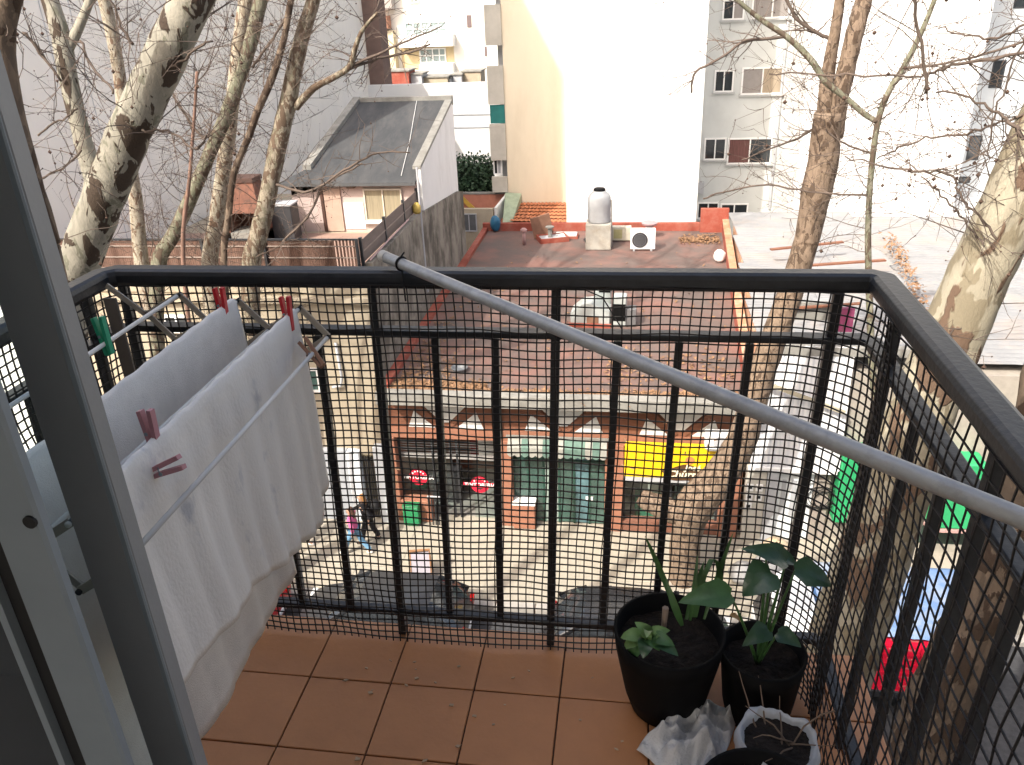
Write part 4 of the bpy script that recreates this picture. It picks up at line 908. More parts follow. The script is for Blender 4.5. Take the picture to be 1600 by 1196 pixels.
# ------------------------------------------------------------------ tall buildings behind
def corner(px, py, y): return PY(px, py, y).x
lt = thing('tall_building', 'tall pale grey blank side wall filling the upper left', 'building', (-20, 30, 0))
MB().box(-18.5, -14.2, 17.3, 28, 0, 33).build('wall', grey_white, lt)
MB().box(-32, -14.205, 28.002, 46.5, 0, 15.5).build('wall', grey_white, lt)
for y in (19.4, 20.6, 24.0): MB().box(-14.199, -14.19, y, y+.03, 7, 33).build('wall_joint', mat('joint_grey', (.55, .56, .56), .9), lt)
MB().box(-14.9, -13.3, 46.5, 48, 0, 15.5).build('brick_pier', mat('brown_brick_pier', (.18, .12, .10), .9, var=.15, scale=3), lt)
# beige party wall with stacked balconies
yB = 36.0; xb0, xb1 = corner(788, 150, yB), corner(886, 150, yB)
bb = thing('beige_building', 'tall beige rendered party wall behind the red roof', 'building', ((xb0+xb1)/2, yB, 0))
MB().box(xb0, xb1+1.0, yB, 48, 0, 34).build('wall', beige, bb)
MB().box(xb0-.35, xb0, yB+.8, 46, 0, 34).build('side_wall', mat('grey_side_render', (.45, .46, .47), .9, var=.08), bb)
xs0 = corner(763, 150, yB)
bcon = mat('balcony_concrete', (.46, .44, .39), .9, var=.1, scale=1.5, dirt=(.33, .31, .27), dscale=1, damt=.5)
for (ya, yb) in ((-60, -20), (7, 71), (103, 163), (194, 250), (276, 300)):
    zt_, zb_ = PY(775, ya, yB).z, PY(775, yb, yB).z
    bl = MB().box(xs0, xb0-.002, yB-.12, yB+.03, zb_, zt_).build('balcony', bcon, bb); MB().box(xs0, xb0-.37, yB+.03, yB+2.2, zb_, zb_+.15).build('balcony_floor', bcon, bl)
zt_, zb_ = PY(775, 164, yB).z, PY(775, 193, yB).z
MB().box(xs0+.05, xb0-.01, yB-.05, yB-.02, zb_, zt_).build('blind', mat('teal_blind', (.02, .16, .15), .7), bb)
zt_, zb_ = PY(775, 251, yB).z, PY(775, 275, yB).z
window(bb, xs0+.03, xb0-.30, zb_, zt_, yB+.3, whitepaint, [darkglass, greypaint], 2, 1, .06, .05)
# bright white party wall
yW = 33.2; xw0, xw1 = corner(885, 300, yW), corner(1090, 300, yW)
ww = thing('white_building', 'bright white party wall behind the roof tank', 'building', ((xw0+xw1)/2, yW, 0))
MB().box(xw0, xw1, yW, 47, 0, 34).build('wall', white_wall, ww)
# grey recessed facade with windows
yG = 38.6; xg0, xg1 = xw1, corner(1213, 180, yG)
gw = thing('grey_building', 'shaded pale grey facade with stacked windows between white walls', 'building', ((xg0+xg1)/2, yG, 0))
MB().box(xg0+.002, xg1+.6, yG, 47, 0, 34).build('wall', mat('pale_grey_green_render', (.56, .58, .57), .9, var=.05, scale=1, dirt=(.45, .46, .45), dscale=.7, damt=.4), gw)
cur = mat('rose_curtain', (.13, .06, .055), .9, var=.3, scale=5, stretch=(6, 1, .4)); tanb = mat('tan_blind', (.33, .27, .2), .8, var=.1); greyb = mat('grey_blind', (.26, .24, .23), .8, var=.1)
for (a, b, g, lb) in (((1101, 216), (1133, 250), [darkglass], 2), ((1138, 216), (1204, 256), [cur, darkglass], 2), ((1117, 110), (1145, 144), [darkglass], 2), ((1160, 106), (1222, 147), [greyb, tanb], 2), ((1130, 0), (1162, 31), [darkglass, greyb], 2), ((1176, -4), (1238, 28), [greyb], 2), ((1090, 316), (1122, 342), [darkglass], 2), ((1126, 318), (1168, 336), [darkglass], 2), ((1142, -110), (1175, -78), [darkglass], 2), ((1190, -112), (1250, -80), [greyb], 2)):
    x0w, x1w, z0w, z1w = wcorners(a, b, yG); window(gw, x0w, x1w, z0w, z1w, yG-.005, whitepaint, g, lb if lb == 2 else 2, 1, .07, .06, sill=mat('grey_sill', (.4, .41, .41), .8))
q = PY(1094, 290, yG); MB().box(q.x-.16, q.x+.16, yG-.3, yG-.01, q.z-.35, q.z+.2).build('air_conditioner_box', greypaint, gw)
MB().tube([(xg1+.1, yG-.06, 4), (xg1+.1, yG-.06, 34)], .06, 8).build('downpipe', greypaint, gw)
# right white walls: the second stands further back, so a strip of it lies in the shade of the first
yR = 33.6; xr0 = xg1+.25; s0 = PY(1524, 150, yR).x; yS = yR+3.0
rw = thing('white_building', 'overexposed white party wall behind the sheet roof at right', 'building', (12, yR, 0))
MB().box(xr0, s0, yR, 47, 0, 34).build('wall', white_wall, rw)
r2 = thing('white_building', 'set back white wall at far right with small dark windows', 'building', (20, yS, 0))
MB().box(s0+.002, 50, yS, 47, 0, 34).build('wall', mat('blue_grey_render', (.47, .50, .52), .9, var=.05), r2); MB().box(s0+.002, 50, yR-1, yS-.002, 0, 4.95).build('low_wing', white_wall, r2)
for pa_, pb_ in ((95, 138), (212, 250), (-30, 15), (276, 286)):
    z1w, z0w = PY(1540, pa_, yS).z, PY(1540, pb_, yS).z; xw = PY(1558-.316*((pa_+pb_)/2-117), (pa_+pb_)/2, yS).x-.25
    window(r2, xw, xw+.5, z0w, z1w, yS-.005, darkframe, darkglass, 1, 1, .05, .03)
# white low wall, hedge, far cream building
yF = 47.5
fw_ = thing('white_wall', 'bright blank white wall behind the rooftop house', 'wall', (-7, 41, 0))
xa, xb = corner(600, 180, 46.0), corner(763, 180, 43.0)
zt_ = PY(680, 131, 46.0).z
MB().box(xa-2, xb+3, 46.0, 46.4, 0, zt_).build('wall', white_wall, fw_)
for py in (179, 199, 245): z = PY(740, py, 46.0).z; MB().box(PY(708, py, 46).x-.5, xb+2, 45.96, 45.998, z-.03, z+.03).build('wall_line', greypaint, fw_)
hg = thing('hedge', 'dark green ivy hedge between rooftop house and beige building', 'hedge', (-6, 37.5, 0))
h0, h1 = PY(700, 252, 37), PY(770, 300, 37); mb = MB(); rg = random.Random(5)
for k in range(5200):
    p = Vector((rg.uniform(h0.x-.3, h1.x), rg.uniform(36.6, 38.2), rg.uniform(h1.z-2.5, h0.z+.25*math.sin(k)))); p.y += (p.z-h1.z)*.12
    u = Vector((rg.uniform(-1, 1), rg.uniform(-1, 1), rg.uniform(-1, 1))).normalized()*.09; v = u.orthogonal().normalized()*.06
    mb.add([p-u, p+v, p+u, p-v], [(0,1,2,3)])
mb.build('foliage', mat('ivy_green', (.035, .07, .035), .5, var=.4, scale=2), hg, kind='stuff')
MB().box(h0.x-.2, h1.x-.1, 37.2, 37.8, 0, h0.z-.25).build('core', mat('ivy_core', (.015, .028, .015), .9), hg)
# patio behind: cream wall, coral wall, railing, tiled roof
yP = 34.6
pw = thing('patio_wall', 'cream and coral patio walls with a barred window behind the red roof', 'wall', (-5, yP, 0))
a, b = PY(718, 325, yP), PY(775, 420, yP)
MB().box(a.x-.3, b.x, yP, yP+.25, 0, PY(740, 327, yP).z).build('cream_wall', mat('dull_cream', (.42, .36, .27), .9, var=.1), pw)
x0w, x1w, z0w, z1w = wcorners((720, 334), (746, 362), yP); window(pw, x0w, x1w, z0w, z1w, yP-.004, greypaint, [mat('grey_mesh', (.12, .125, .13), .7)], 2, 1, .05, .04)
c0, c1 = PY(718, 302, 36.6), PY(775, 330, 36.6)
MB().box(c0.x, xs0+1.0, 36.3, 36.5, 0, c0.z).build('coral_wall', mat('coral_paint', (.46, .19, .13), .85, var=.12), pw)
MB().box(c0.x, xs0+1.0, 36.27, 36.53, c0.z+.002, c0.z+.08).build('wall_cap', concrete, pw)
MB().prism([(PY(772, 322, yP).x, yP, 4.4), (PY(772, 322, yP).x, yP, PY(772, 325, yP).z), (PY(790, 305, 36.2).x, 36.2, PY(790, 303, 36.2).z), (PY(790, 305, 36.2).x, 36.2, 4.4)], (.12, 0, 0)).build('stair_wall', wpanel, pw)
q = PY(728, 312, 36.2); MB().bar((q.x-.3, 36.15, q.z+.2), (q.x+.4, 36.15, q.z-.5), .05, .2).build('yellow_board', mat('yellow_board', (.55, .34, .06), .7), pw)
tr = thing('tiled_roof', 'small sloping orange clay tile roof below the beige wall', 'roof', (-3, 35, 0))
t0, t1, t2, t3 = PY(812, 318, 35.9), PY(886, 318, 35.9), PY(888, 350, 34.0), PY(796, 348, 34.0)
claym = mat('clay_tile', (.46, .17, .08), .85, var=.2, scale=5, dirt=(.3, .15, .1), dscale=2, damt=.4)
for j in range(6):
    f0, f1 = j/6, (j+1)/6+.03
    A, B, C_, D = t3.lerp(t0, f0), t2.lerp(t1, f0), t2.lerp(t1, f1), t3.lerp(t0, f1)
    mb = MB(); k = 40; rows = []
    for i in range(k+1):
        s = i/k; w = Vector((0, 0, .025*math.sin(s*2*math.pi*13)+.03)); rows.append([A.lerp(B, s)+w+Vector((0,0,.05)), D.lerp(C_, s)+w-Vector((0,0,.01))])
    mb.grid(rows).build('tile_course', claym, tr, smooth=True)
MB().prism([t3-Vector((0,0,.06)), t2-Vector((0,0,.06)), t1-Vector((0,0,.06)), t0-Vector((0,0,.06))], (0, 0, -.12)).build('roof_deck', timber, tr)
gm = mat('mossy_render', (.30, .36, .26), .9, var=.15)
MB().prism([PY(790, 300, 36)-Vector((0,.1,0)), PY(815, 302, 36)-Vector((0,.1,0)), PY(800, 348, 34.0), PY(785, 352, 34.0)], (0, .05, -.4)).build('green_flashing', gm, tr)
# far cream apartment block
yA = 78.0
fa = thing('apartment_block', 'far sunlit cream and white apartment block with rows of windows', 'building', (-15, yA, 0))
xA0, xA1 = corner(560, 60, yA), corner(800, 60, yA)
MB().box(xA0-4, xA1+4, yA, yA+14, 0, 34).build('wall', mat('far_white_render', (.80, .77, .70), .9, var=.04, scale=.4), fa)
teal = mat('pale_window_glass', (.30, .37, .37), .25, var=.3, scale=.8)
for (a, b, cols) in (((632, 35), (700, 55), 5), ((655, 76), (698, 98), 4), ((640, -6), (655, 5), 2)):
    x0w, x1w, z0w, z1w = wcorners(a, b, yA); window(fa, x0w, x1w, z0w, z1w, yA-.03, whitepaint, teal, cols, 2, .12, .1)
for a, b in (((729, 24), (737, 43)), ((757, 73), (761, 88))):
    x0w, x1w, z0w, z1w = wcorners(a, b, yA); MB().box(x0w, x1w, yA-.06, yA-.002, z0w, z1w).build('small_window', mat('dull_pane', (.16, .12, .12), .4), fa)
x0w, x1w, z0w, z1w = wcorners((626, 72), (711, 108), yA)
MB().box(x0w, x1w, yA-.02, yA-.003, z0w, z1w).build('ochre_panel', mat('pale_ochre', (.62, .50, .30), .9, var=.08), fa)
x0w, x1w, z0w, z1w = wcorners((594, 48), (624, 112), yA)
MB().box(x0w, x1w, yA-1.0, yA-.004, z0w, z1w).build('side_bay', mat('pale_ochre2', (.62, .54, .38), .9, var=.08), fa)
x0w, x1w, z0w, z1w = wcorners((592, 0), (618, 14), yA); MB().box(x0w, x1w, yA-1.2, yA-.004, z0w, z1w+4).build('grey_bay', mat('warm_grey', (.36, .33, .31), .9), fa)
x0w, x1w, z0w, z1w = wcorners((592, 25), (612, 45), yA); MB().box(x0w, x1w, yA-1.4, yA-.004, z0w, z1w).build('brick_bay', mat('far_brick', (.36, .18, .12), .9, var=.2), fa)
x0w, x1w, z0w, z1w = wcorners((628, 56), (712, 71), yA); MB().box(x0w, x1w, yA-1.3, yA-.004, z0w, z1w).build('balcony', white_wall, fa)
x0w, x1w, z0w, z1w = wcorners((660, 99), (712, 117), yA); MB().box(x0w, x1w, yA-1.1, yA-.004, z0w, z1w).build('balcony', white_wall, fa)
# clutter on the far low roofs
yC = 62.0
cl = thing('far_roof_shed', 'far jumble of low sheds with pale roofs under the cream block', 'shed', (-12, yC, 0))
for k, (a, b, m) in enumerate((((598, 113), (640, 135), redpaint), ((618, 118), (660, 135), greypaint), ((662, 122), (700, 136), cream), ((684, 124), (704, 136), whitepaint), ((706, 118), (722, 136), greypaint), ((722, 113), (752, 136), mat('tan_shed', (.38, .32, .24), .9)))):
    x0w, x1w, z0w, z1w = wcorners(a, b, yC+k*.6); s = MB().box(x0w, x1w, yC+k*.6, yC+2+k*.6, 0, z1w).build('shed', m, cl); MB().box(x0w-.1, x1w+.1, yC-.1+k*.6, yC+2.1+k*.6, z1w+.002, z1w+.1).build('shed_roof', concrete, s)
# something tall further back so that no gap opens onto empty ground
# ------------------------------------------------------------------ vehicles
tyre = mat('tyre_rubber', (.018, .018, .019), .85); rimm = mat('wheel_rim', (.4, .4, .41), .35, metal=.7)
lampr = mat('tail_lamp', (.35, .01, .01), .25); lampw = mat('head_lamp', (.65, .67, .68), .15)
def wheel(par, x, y, r=.31, w=.19):
    o = MB().tube([(x, y-w/2, r), (x, y-w/2+.02, r), (x, y+w/2-.02, r), (x, y+w/2, r)], [r-.03, r, r, r-.03], 22).build('tyre', tyre, par, local=True)
    MB().tube([(x, y-w/2-.006, r), (x, y+w/2+.006, r)], r*.62, 16).build('rim', rimm, o, local=True)
def car(loc, rz, paint, label, L=1.0, h=1.46):
    t = thing('parked_car', label, 'car', loc, rz, group='cars parked along the far kerb')
    st = [(-2.08,.58,.62,.42),(-2.03,.72,.80,.32),(-1.85,.81,.90,.24),(-1.2,.85,.94,.2),(-.2,.86,.95,.19),(.7,.86,.94,.19),(1.15,.85,.90,.2),(1.65,.82,.80,.22),(1.98,.74,.68,.28),(2.10,.56,.56,.4)]
    secs = []
    for x, hw, zt, zb in st:
        prof = [(hw*.86, zb), (hw*.97, zb+.08), (hw, (zb+zt)/2), (hw*.98, zt-.10), (hw*.90, zt-.02), (hw*.55, zt+.02), (0, zt+.03)]
        secs.append([(x*L, -a, z) for a, z in prof]+[(x*L, a, z) for a, z in prof[-2::-1]])
    mb = MB(); n = len(secs[0]); mb.grid(secs); mb.add(secs[0], [tuple(range(n))]); mb.add(secs[-1], [tuple(range(n-1,-1,-1))])
    mb.grid([[s[0], s[-1]] for s in secs][::-1]).build('body', paint, t, local=True, smooth=True)
    # greenhouse
    g = [(-1.92,.70,.93,.02),(-1.62,.66,1.22,.6),(-1.25,.62,h-.07,.9),(-.7,.61,h-.01,1),(0,.60,h,1),(.45,.60,h-.05,.95),(.85,.64,1.2,.6),(1.22,.72,.93,.02)]
    rows = []
    for x, hw, zt, k in g:
        b = .80; rows.append([(x*L, -b, .92), (x*L, -(hw*.6+b*.4), .92+(zt-.92)*.55), (x*L, -hw, zt-.03*k), (x*L, -hw*.5, zt+.015*k), (x*L, 0, zt+.02*k), (x*L, hw*.5, zt+.015*k), (x*L, hw, zt-.03*k), (x*L, (hw*.6+b*.4), .92+(zt-.92)*.55), (x*L, b, .92)])
    MB().grid(rows).build('glazing', darkglass, t, local=True, smooth=True)
    rr = [[(r[j][0], r[j][1]*1.01, r[j][2]+.008) for j in range(2, 7)] for r in rows[2:6]]
    MB().grid(rr).build('roof', paint, t, local=True, smooth=True)
    for i in (0, 3, 7):
        for s in (1, -1):
            a = [Vector(rows[i][0 if s < 0 else 8])] if i != 3 else [Vector(rows[3][0 if s < 0 else 8])]
            j = {0: 2, 3: 3, 7: 5}[i]; b = Vector(rows[j][2 if s < 0 else 6]); MB().bar(a[0]+Vector((0, s*.004, 0)), b+Vector((0, s*.006, .006)), .07, .03, (0, 1, 0)).build('pillar', paint, t, local=True)
    for x in (-1.28*L, 1.30*L):
        for y in (-.76, .76): wheel(t, x, y)
    for y in (-.58, .58):
        MB().obox((2.0*L, y, .62), (.06, 0, 0), (0, .13, 0), (0, 0, .055)).build('headlight', lampw, t, local=True); MB().obox((-2.02*L, y, .74), (.05, 0, 0), (0, .12, 0), (0, 0, .08)).build('tail_light', lampr, t, local=True)
        MB().obox((.85*L, y*1.62, 1.0), (.06, 0, 0), (0, .09, 0), (0, 0, .06)).build('mirror', paint, t, local=True)
    MB().box(-2.115*L, -2.09*L, -.26, .26, .50, .61).build('number_plate', whitepaint, t, local=True)
    return t
car((-4.5, 12.75, -.14), math.pi, mat('dark_grey_paint', (.035, .038, .043), .3, metal=.1, var=.03, spec=.6), 'dark grey parked car seen over the bottom rail left of centre')
car((-9.2, 12.7, -.14), math.pi, mat('red_car_paint', (.36, .015, .02), .28, var=.03, spec=.6), 'red parked car glimpsed beside the hanging towels')
car((1.55, 12.7, -.14), 0, mat('black_car_paint', (.02, .021, .024), .25, var=.03, spec=.6), 'black parked car just behind the large flower pot')
tk_ = thing('delivery_truck', 'delivery truck with white cab and blue tarpaulin top parked at the kerb', 'truck', (6.8, 12.3, -.14))
wp = mat('truck_white', (.7, .71, .71), .35, var=.03); tarp = mat('blue_tarpaulin', (.13, .22, .40), .5, scale=1.6, col2=(.30, .34, .40), thr=(.42, .62), bump=.2, bscale=6)
bevel(MB().prism([(4.05, 11.3, .35), (4.05, 11.3, 1.1), (4.35, 11.3, 1.95), (4.6, 11.3, 2.12), (5.15, 11.3, 2.12), (5.15, 11.3, .35)], (0, 1.95, 0)).build('cab', wp, tk_), .08, 3)
MB().box(5.16, 8.15, 11.25, 13.3, .55, .75, .02).build('bed', darkframe, tk_)
MB().prism([(4.06, 11.45, 1.22), (4.06, 13.1, 1.22), (4.31, 13.05, 1.86), (4.31, 11.5, 1.86)], (-.02, 0, .01)).build('windscreen', darkglass, tk_)
MB().box(4.5, 5.0, 11.285, 11.298, 1.2, 1.8).build('side_window', darkglass, tk_)
MB().box(4.35, 5.0, 11.9, 12.7, 2.13, 2.2, .02).build('roof_hatch', greypaint, tk_)
for i in range(1, 4):
    x = 5.2+i*.9
    for y in (13.24,): MB().box(x-.03, x+.03, y-.03, y+.03, .75, 2.32).build('stake', darkframe, tk_)
MB().box(5.2, 8.1, 11.85, 13.2, .76, 2.25).build('load', mat('blue_load', (.10, .2, .4), .8, var=.2), tk_)
P = []
for i in range(43):
    row = []
    for j in range(25):
        x = 5.12+i*.0725; y = 11.15+j*.092; z = 2.36+.05*mnoise.noise(Vector((x*1.5, y*1.5, 0)))+.02*mnoise.noise(Vector((x*5, y*5, 3)))
        if j == 0: z -= .10
        if j == 24: z -= .3
        row.append((x, y, z))
    P.append(row)
o = MB().grid(P).build('tarpaulin', tarp, tk_, smooth=True)
for x in (4.65, 7.4):
    for y in (11.5, 13.1):
        q = MB().tube([(x, y-.12, .26), (x, y+.12, .26)], .40, 22).build('tyre', tyre, tk_); MB().tube([(x, y-.13, .26), (x, y+.13, .26)], .22, 14).build('rim', rimm, q)
# red crates stacked on the truck
cr0 = thing('drinks_crate', 'x', 'crate', (0, 0, 0), group='red crates stacked on the truck bed')
crm_ = mat('red_crate_plastic', (.75, .012, .05), .4, var=.1)
mb = MB().box(-.165, .165, -.17, -.155, 0, .235).box(-.165, .165, .155, .17, 0, .235).box(-.165, -.15, -.155, .155, 0, .235).box(.15, .165, -.155, .155, 0, .235).box(-.15, .15, -.155, .155, 0, .02)
mb.build('shell', crm_, cr0, local=True)
MB().box(-.172, .172, -.178, -.171, .205, .236).build('rim', crm_, cr0, local=True); MB().box(-.172, .172, -.178, -.171, .0, .02).build('rim', crm_, cr0, local=True)
MB().box(-.09, .09, -.179, -.1705, .12, .16).build('handle', mat('crate_light', (.62, .12, .13), .4), cr0, local=True)
names = ['bottom row', 'second row up', 'third row up', 'fourth row up', 'fifth row up', 'sixth row up']
ORD = ['next to the cab', 'second from the cab', 'third from the cab', 'fourth from the cab', 'fifth from the cab', 'sixth from the cab', 'second from the tail', 'last at the tail']
first = True
for r in range(6):
    for c in range(8):
        M = Matrix.Translation((5.42+c*.345+RNG.uniform(-.004, .004), 11.45+RNG.uniform(-.01, .01), .752+r*.24)); lb = 'red drinks crate on the truck, %s, %s' % (names[r], ORD[c])
        if first: cr0.matrix_world = M; cr0['label'] = lb; first = False
        else: copy_tree(cr0, M, lb)
# bags on the pavement and sandwich board
for k, (x, y, r, m, lb) in enumerate(((4.15, 15.35, .34, 'grey_sack', 'large grey sack in a pile by the tree, leftmost'), (4.75, 15.5, .42, 'grey_sack', 'biggest grey sack in the middle of the pavement pile'), (5.1, 16.4, .36, 'tan_sack', 'tan sack leaning behind the grey sacks'))):
    t = thing('sack', lb, 'sack', (x, y, .012)); P = []
    for i in range(11):
        row = []
        for kk in range(21):
            a = 2*math.pi*kk/20; f = math.pi*i/10; n = 1+.22*mnoise.noise(Vector((math.cos(a)*2+k*5, math.sin(a)*2, i*.5)))
            row.append((r*math.sin(f)**.8*math.cos(a)*n, r*math.sin(f)**.8*math.sin(a)*n, r*.8-r*.8*math.cos(f)))
        P.append(row)
    mm = mat(m, (.27, .27, .27) if m[0] == 'g' else (.5, .4, .28), .7, var=.15)
    MB().grid(P).build('sack_body', mm, t, local=True, smooth=True); MB().tube([(0, 0, r*1.5), (.02, .03, r*1.72)], [r*.18, r*.28], 8).build('neck', mm, t, local=True)
q = PZ(660, 902, 0); t = thing('sandwich_board', 'wooden framed sandwich board standing on the pavement behind grey car', 'sign', (q.x, q.y, .012), rz=math.radians(12))
wood = mat('light_wood', (.30, .16, .08), .7, var=.15); pan = mat('lilac_white_panel', (.42, .39, .44), .7, var=.05)
for s in (-1, 1):
    for x in (-.26, .26): MB().bar((x, s*.26, .002), (x*.96, s*.02, .86), .035, .03, (1, 0, 0)).build('frame_leg', wood, t, local=True)
    MB().prism([(-.25, s*.225, .12), (.25, s*.225, .12), (.25, s*.035, .82), (-.25, s*.035, .82)], (0, -.008, 0)).build('panel', pan, t, local=True)
    MB().bar((-.27, s*.02, .86), (.27, s*.02, .86), .03, .03).build('top_bar', wood, t, local=True)

# ------------------------------------------------------------------ people
skinm = mat('skin', (.45, .27, .19), .6, var=.05)
def person(loc, rz, hgt, label, top, pants, hair, shoe, stride=.28, longhair=True, lean=.04, bag=None, arm=.3):
    s = hgt/1.7; t = thing('person', label, 'person', loc, rz)
    V = lambda x, y, z: Vector((x*s, y*s, z*s))
    hipL, hipR = V(0, .09, .90), V(0, -.09, .90); kL, kR = V(stride*.62, .10, .50), V(-stride*.35, -.10, .48); aL, aR = V(stride, .10, .09), V(-stride*1.15, -.10, .13)
    tL, tR = V(stride+.15, .11, .035), V(-stride*1.15+.13, -.11, .03)
    pv, ch, nk, hd0, hd = V(0, 0, .95), V(lean, 0, 1.25), V(lean+.01, 0, 1.43), V(lean+.03, 0, 1.54), V(lean+.05, 0, 1.63)
    shL, shR = V(lean, .17, 1.36), V(lean, -.17, 1.36); eL, eR = V(lean-arm*.45, .23, 1.10), V(lean+arm*.35, -.23, 1.10); hL, hR = V(lean-arm*.35, .24, .88), V(lean+arm*1.0, -.22, .94)
    verts = [pv, ch, nk, hd0, hd, hipL, kL, aL, tL, hipR, kR, aR, tR, shL, eL, hL, shR, eR, hR]
    ed = [(0,1),(1,2),(2,3),(3,4),(0,5),(5,6),(6,7),(7,8),(0,9),(9,10),(10,11),(11,12),(1,13),(13,14),(14,15),(1,16),(16,17),(17,18)]
    rad = [.115,.13,.055,.085,.085,.09,.06,.042,.035,.09,.06,.042,.035,.062,.042,.034,.062,.042,.034]
    skin(verts, ed, [r*s for r in rad], skinm, 'body', t)
    k = 1.16
    skin([pv-V(0,0,.06), ch, nk-V(0,0,.03), shL, eL, hL.lerp(eL, .25), shR, eR, hR.lerp(eR, .25)], [(0,1),(1,2),(1,3),(3,4),(4,5),(1,6),(6,7),(7,8)], [r*s*k for r in (.125,.135,.058,.07,.05,.044,.07,.05,.044)], top, 'top', t)
    skin([pv, hipL, kL, aL, hipR, kR, aR], [(0,1),(1,2),(2,3),(0,4),(4,5),(5,6)], [r*s*k for r in (.125,.098,.072,.065,.098,.072,.065)], pants, 'trousers', t)
    for a, b in ((aL, tL), (aR, tR)): skin([a-V(.05, 0, .05), a.lerp(b, .5)-V(0, 0, .025), b+V(.03, 0, 0)], [(0,1),(1,2)], [r*s for r in (.045,.045,.035)], shoe, 'shoe', t, 1)
    hv = [hd+V(-.01, 0, .035), hd0+V(-.07, 0, .05)]+([hd0+V(-.10, 0, -.10), hd0+V(-.11, 0, -.24)] if longhair else [])
    skin(hv, [(i, i+1) for i in range(len(hv)-1)], [r*s for r in ([.098,.085,.07,.045] if longhair else [.098,.08])], hair, 'hair', t)
    mb = MB(); f = hd0+V(.085, 0, .02)
    MB().obox(f+V(.005, 0, .01), V(.012, 0, -.006), V(0, .010, 0), V(.004, 0, .022)).build('nose', skinm, t, local=True)
    for y in (-.032, .032): MB().ball(f+V(-.006, y, .045), .012*s).build('eye', rubber, t, local=True)
    for h, e in ((hL, eL), (hR, eR)):
        d = (h-e).normalized(); sd = d.cross(Vector((0, 1, 0))).normalized(); mb = MB()
        for i in range(4): mb.tube([h+d*.02*s+sd*(i-1.5)*.018*s, h+d*(.075-.008*abs(i-1.4))*s+sd*(i-1.5)*.02*s, h+d*(.10-.01*abs(i-1.4))*s+sd*(i-1.5)*.02*s+Vector((0,.012*s,0))], [.010*s, .009*s, .006*s], 5)
        mb.tube([h+sd*.03*s, h+d*.05*s+sd*.055*s], [.011*s, .007*s], 5).build('fingers', skinm, t, local=True)
    if bag:
        MB().lathe([(.02, 0), (.15, .03), (.17, .16), (.12, .30), (.03, .33)], (-.20*s, -.20*s, .98*s), 14).build('bag', bag, t, local=True, smooth=True)
        MB().tube([V(-.2, -.2, 1.28), V(-.05, -.12, 1.45), V(.06, .1, 1.38)], .012, 5).build('bag_strap', bag, t, local=True)
    return t
blk = mat('black_clothes', (.014, .014, .017), .85, var=.2); jeans = mat('blue_jeans', (.13, .27, .42), .85, var=.12); pinkm = mat('pink_top', (.62, .13, .30), .8, var=.08)
q = PZ(559, 866, 0); person((q.x, q.y, .012), math.pi-.15, 1.56, 'person in pink top and light blue jeans striding along the pavement', pinkm, jeans, mat('brown_hair', (.09, .045, .03), .6), whitepaint, .36)
q = PZ(577, 847, 0); person((q.x+.05, q.y, .012), math.pi+.1, 1.62, 'person in black with fair hair and dark shoulder bag, behind pink top', blk, blk, mat('fair_hair', (.36, .18, .07), .6), blk, .22, True, .10, rubber, .5)
q = PZ(468, 851, 0); person((q.x, q.y, .012), -.3, 1.74, 'person all in black with white shoes at the edge of the towel', blk, blk, mat('dark_hair', (.03, .02, .016), .6), whitepaint, .25, True, .03)

# ------------------------------------------------------------------ plane trees
pb_ = bark('plane_bark_pale', (.33, .31, .255), (.19, .185, .14), (.065, .048, .036), .525, .58, 4.6)
pb2 = bark('plane_bark_mixed', (.30, .26, .20), (.18, .16, .115), (.12, .085, .06), .50, .50, 6.5)
pb3 = bark('plane_bark_dark', (.20, .15, .11), (.13, .10, .075), (.07, .048, .035), .50, .48, 4.0)
pb4 = bark('plane_bark_olive', (.25, .235, .18), (.15, .15, .105), (.10, .075, .055), .52, .45, 6)
pbw = bark('plane_bark_cream', (.38, .34, .27), (.25, .21, .155), (.15, .10, .07), .56, .53, 7.5)
twigm = mat('twig_bark', (.10, .075, .06), .85, var=.3, scale=3); twig2 = mat('twig_bark_grey', (.17, .145, .12), .85, var=.25, scale=3)
seedm = mat('seed_ball', (.075, .045, .032), .9, var=.3)
def smooth(pts, rad, k=4):
    P, R = [], []
    n = len(pts)
    for i in range(n-1):
        p0, p1, p2, p3 = pts[max(i-1, 0)], pts[i], pts[i+1], pts[min(i+2, n-1)]
        for j in range(k):
            t = j/k; P.append(.5*((2*p1)+(p2-p0)*t+(2*p0-5*p1+4*p2-p3)*t*t+(3*p1-p0-3*p2+p3)*t*t*t)); R.append(rad[i]+(rad[i+1]-rad[i])*t)
    return P+[pts[-1]], R+[rad[-1]]
def trunkmesh(mb, pts, rad, n=16, lump=.10, seed=0):
    V = []; ref = Vector((1, 0, 0)); m = len(pts); F = []
    for i in range(m):
        t = (pts[min(i+1, m-1)]-pts[max(i-1, 0)]).normalized(); ref = (ref-t*ref.dot(t)).normalized(); b = t.cross(ref)
        for k in range(n):
            a = 2*math.pi*k/n; d = ref*math.cos(a)+b*math.sin(a)
            r = rad[i]*(1+lump*mnoise.noise((pts[i]+d*rad[i])*(1.1/max(rad[i], .05))*.6+Vector((seed, 0, 0)))+lump*.5*mnoise.noise((pts[i]+d*rad[i])*9)); V.append(pts[i]+d*r)
    for i in range(m-1):
        for k in range(n): F.append((i*n+k, i*n+(k+1)%n, (i+1)*n+(k+1)%n, (i+1)*n+k))
    F.append(tuple(range(n-1, -1, -1))); F.append(tuple((m-1)*n+k for k in range(n)))
    return mb.add(V, F)
def rdir(rg): 
    while 1:
        v = Vector((rg.uniform(-1, 1), rg.uniform(-1, 1), rg.uniform(-1, 1)))
        if .1 < v.length < 1: return v.normalized()
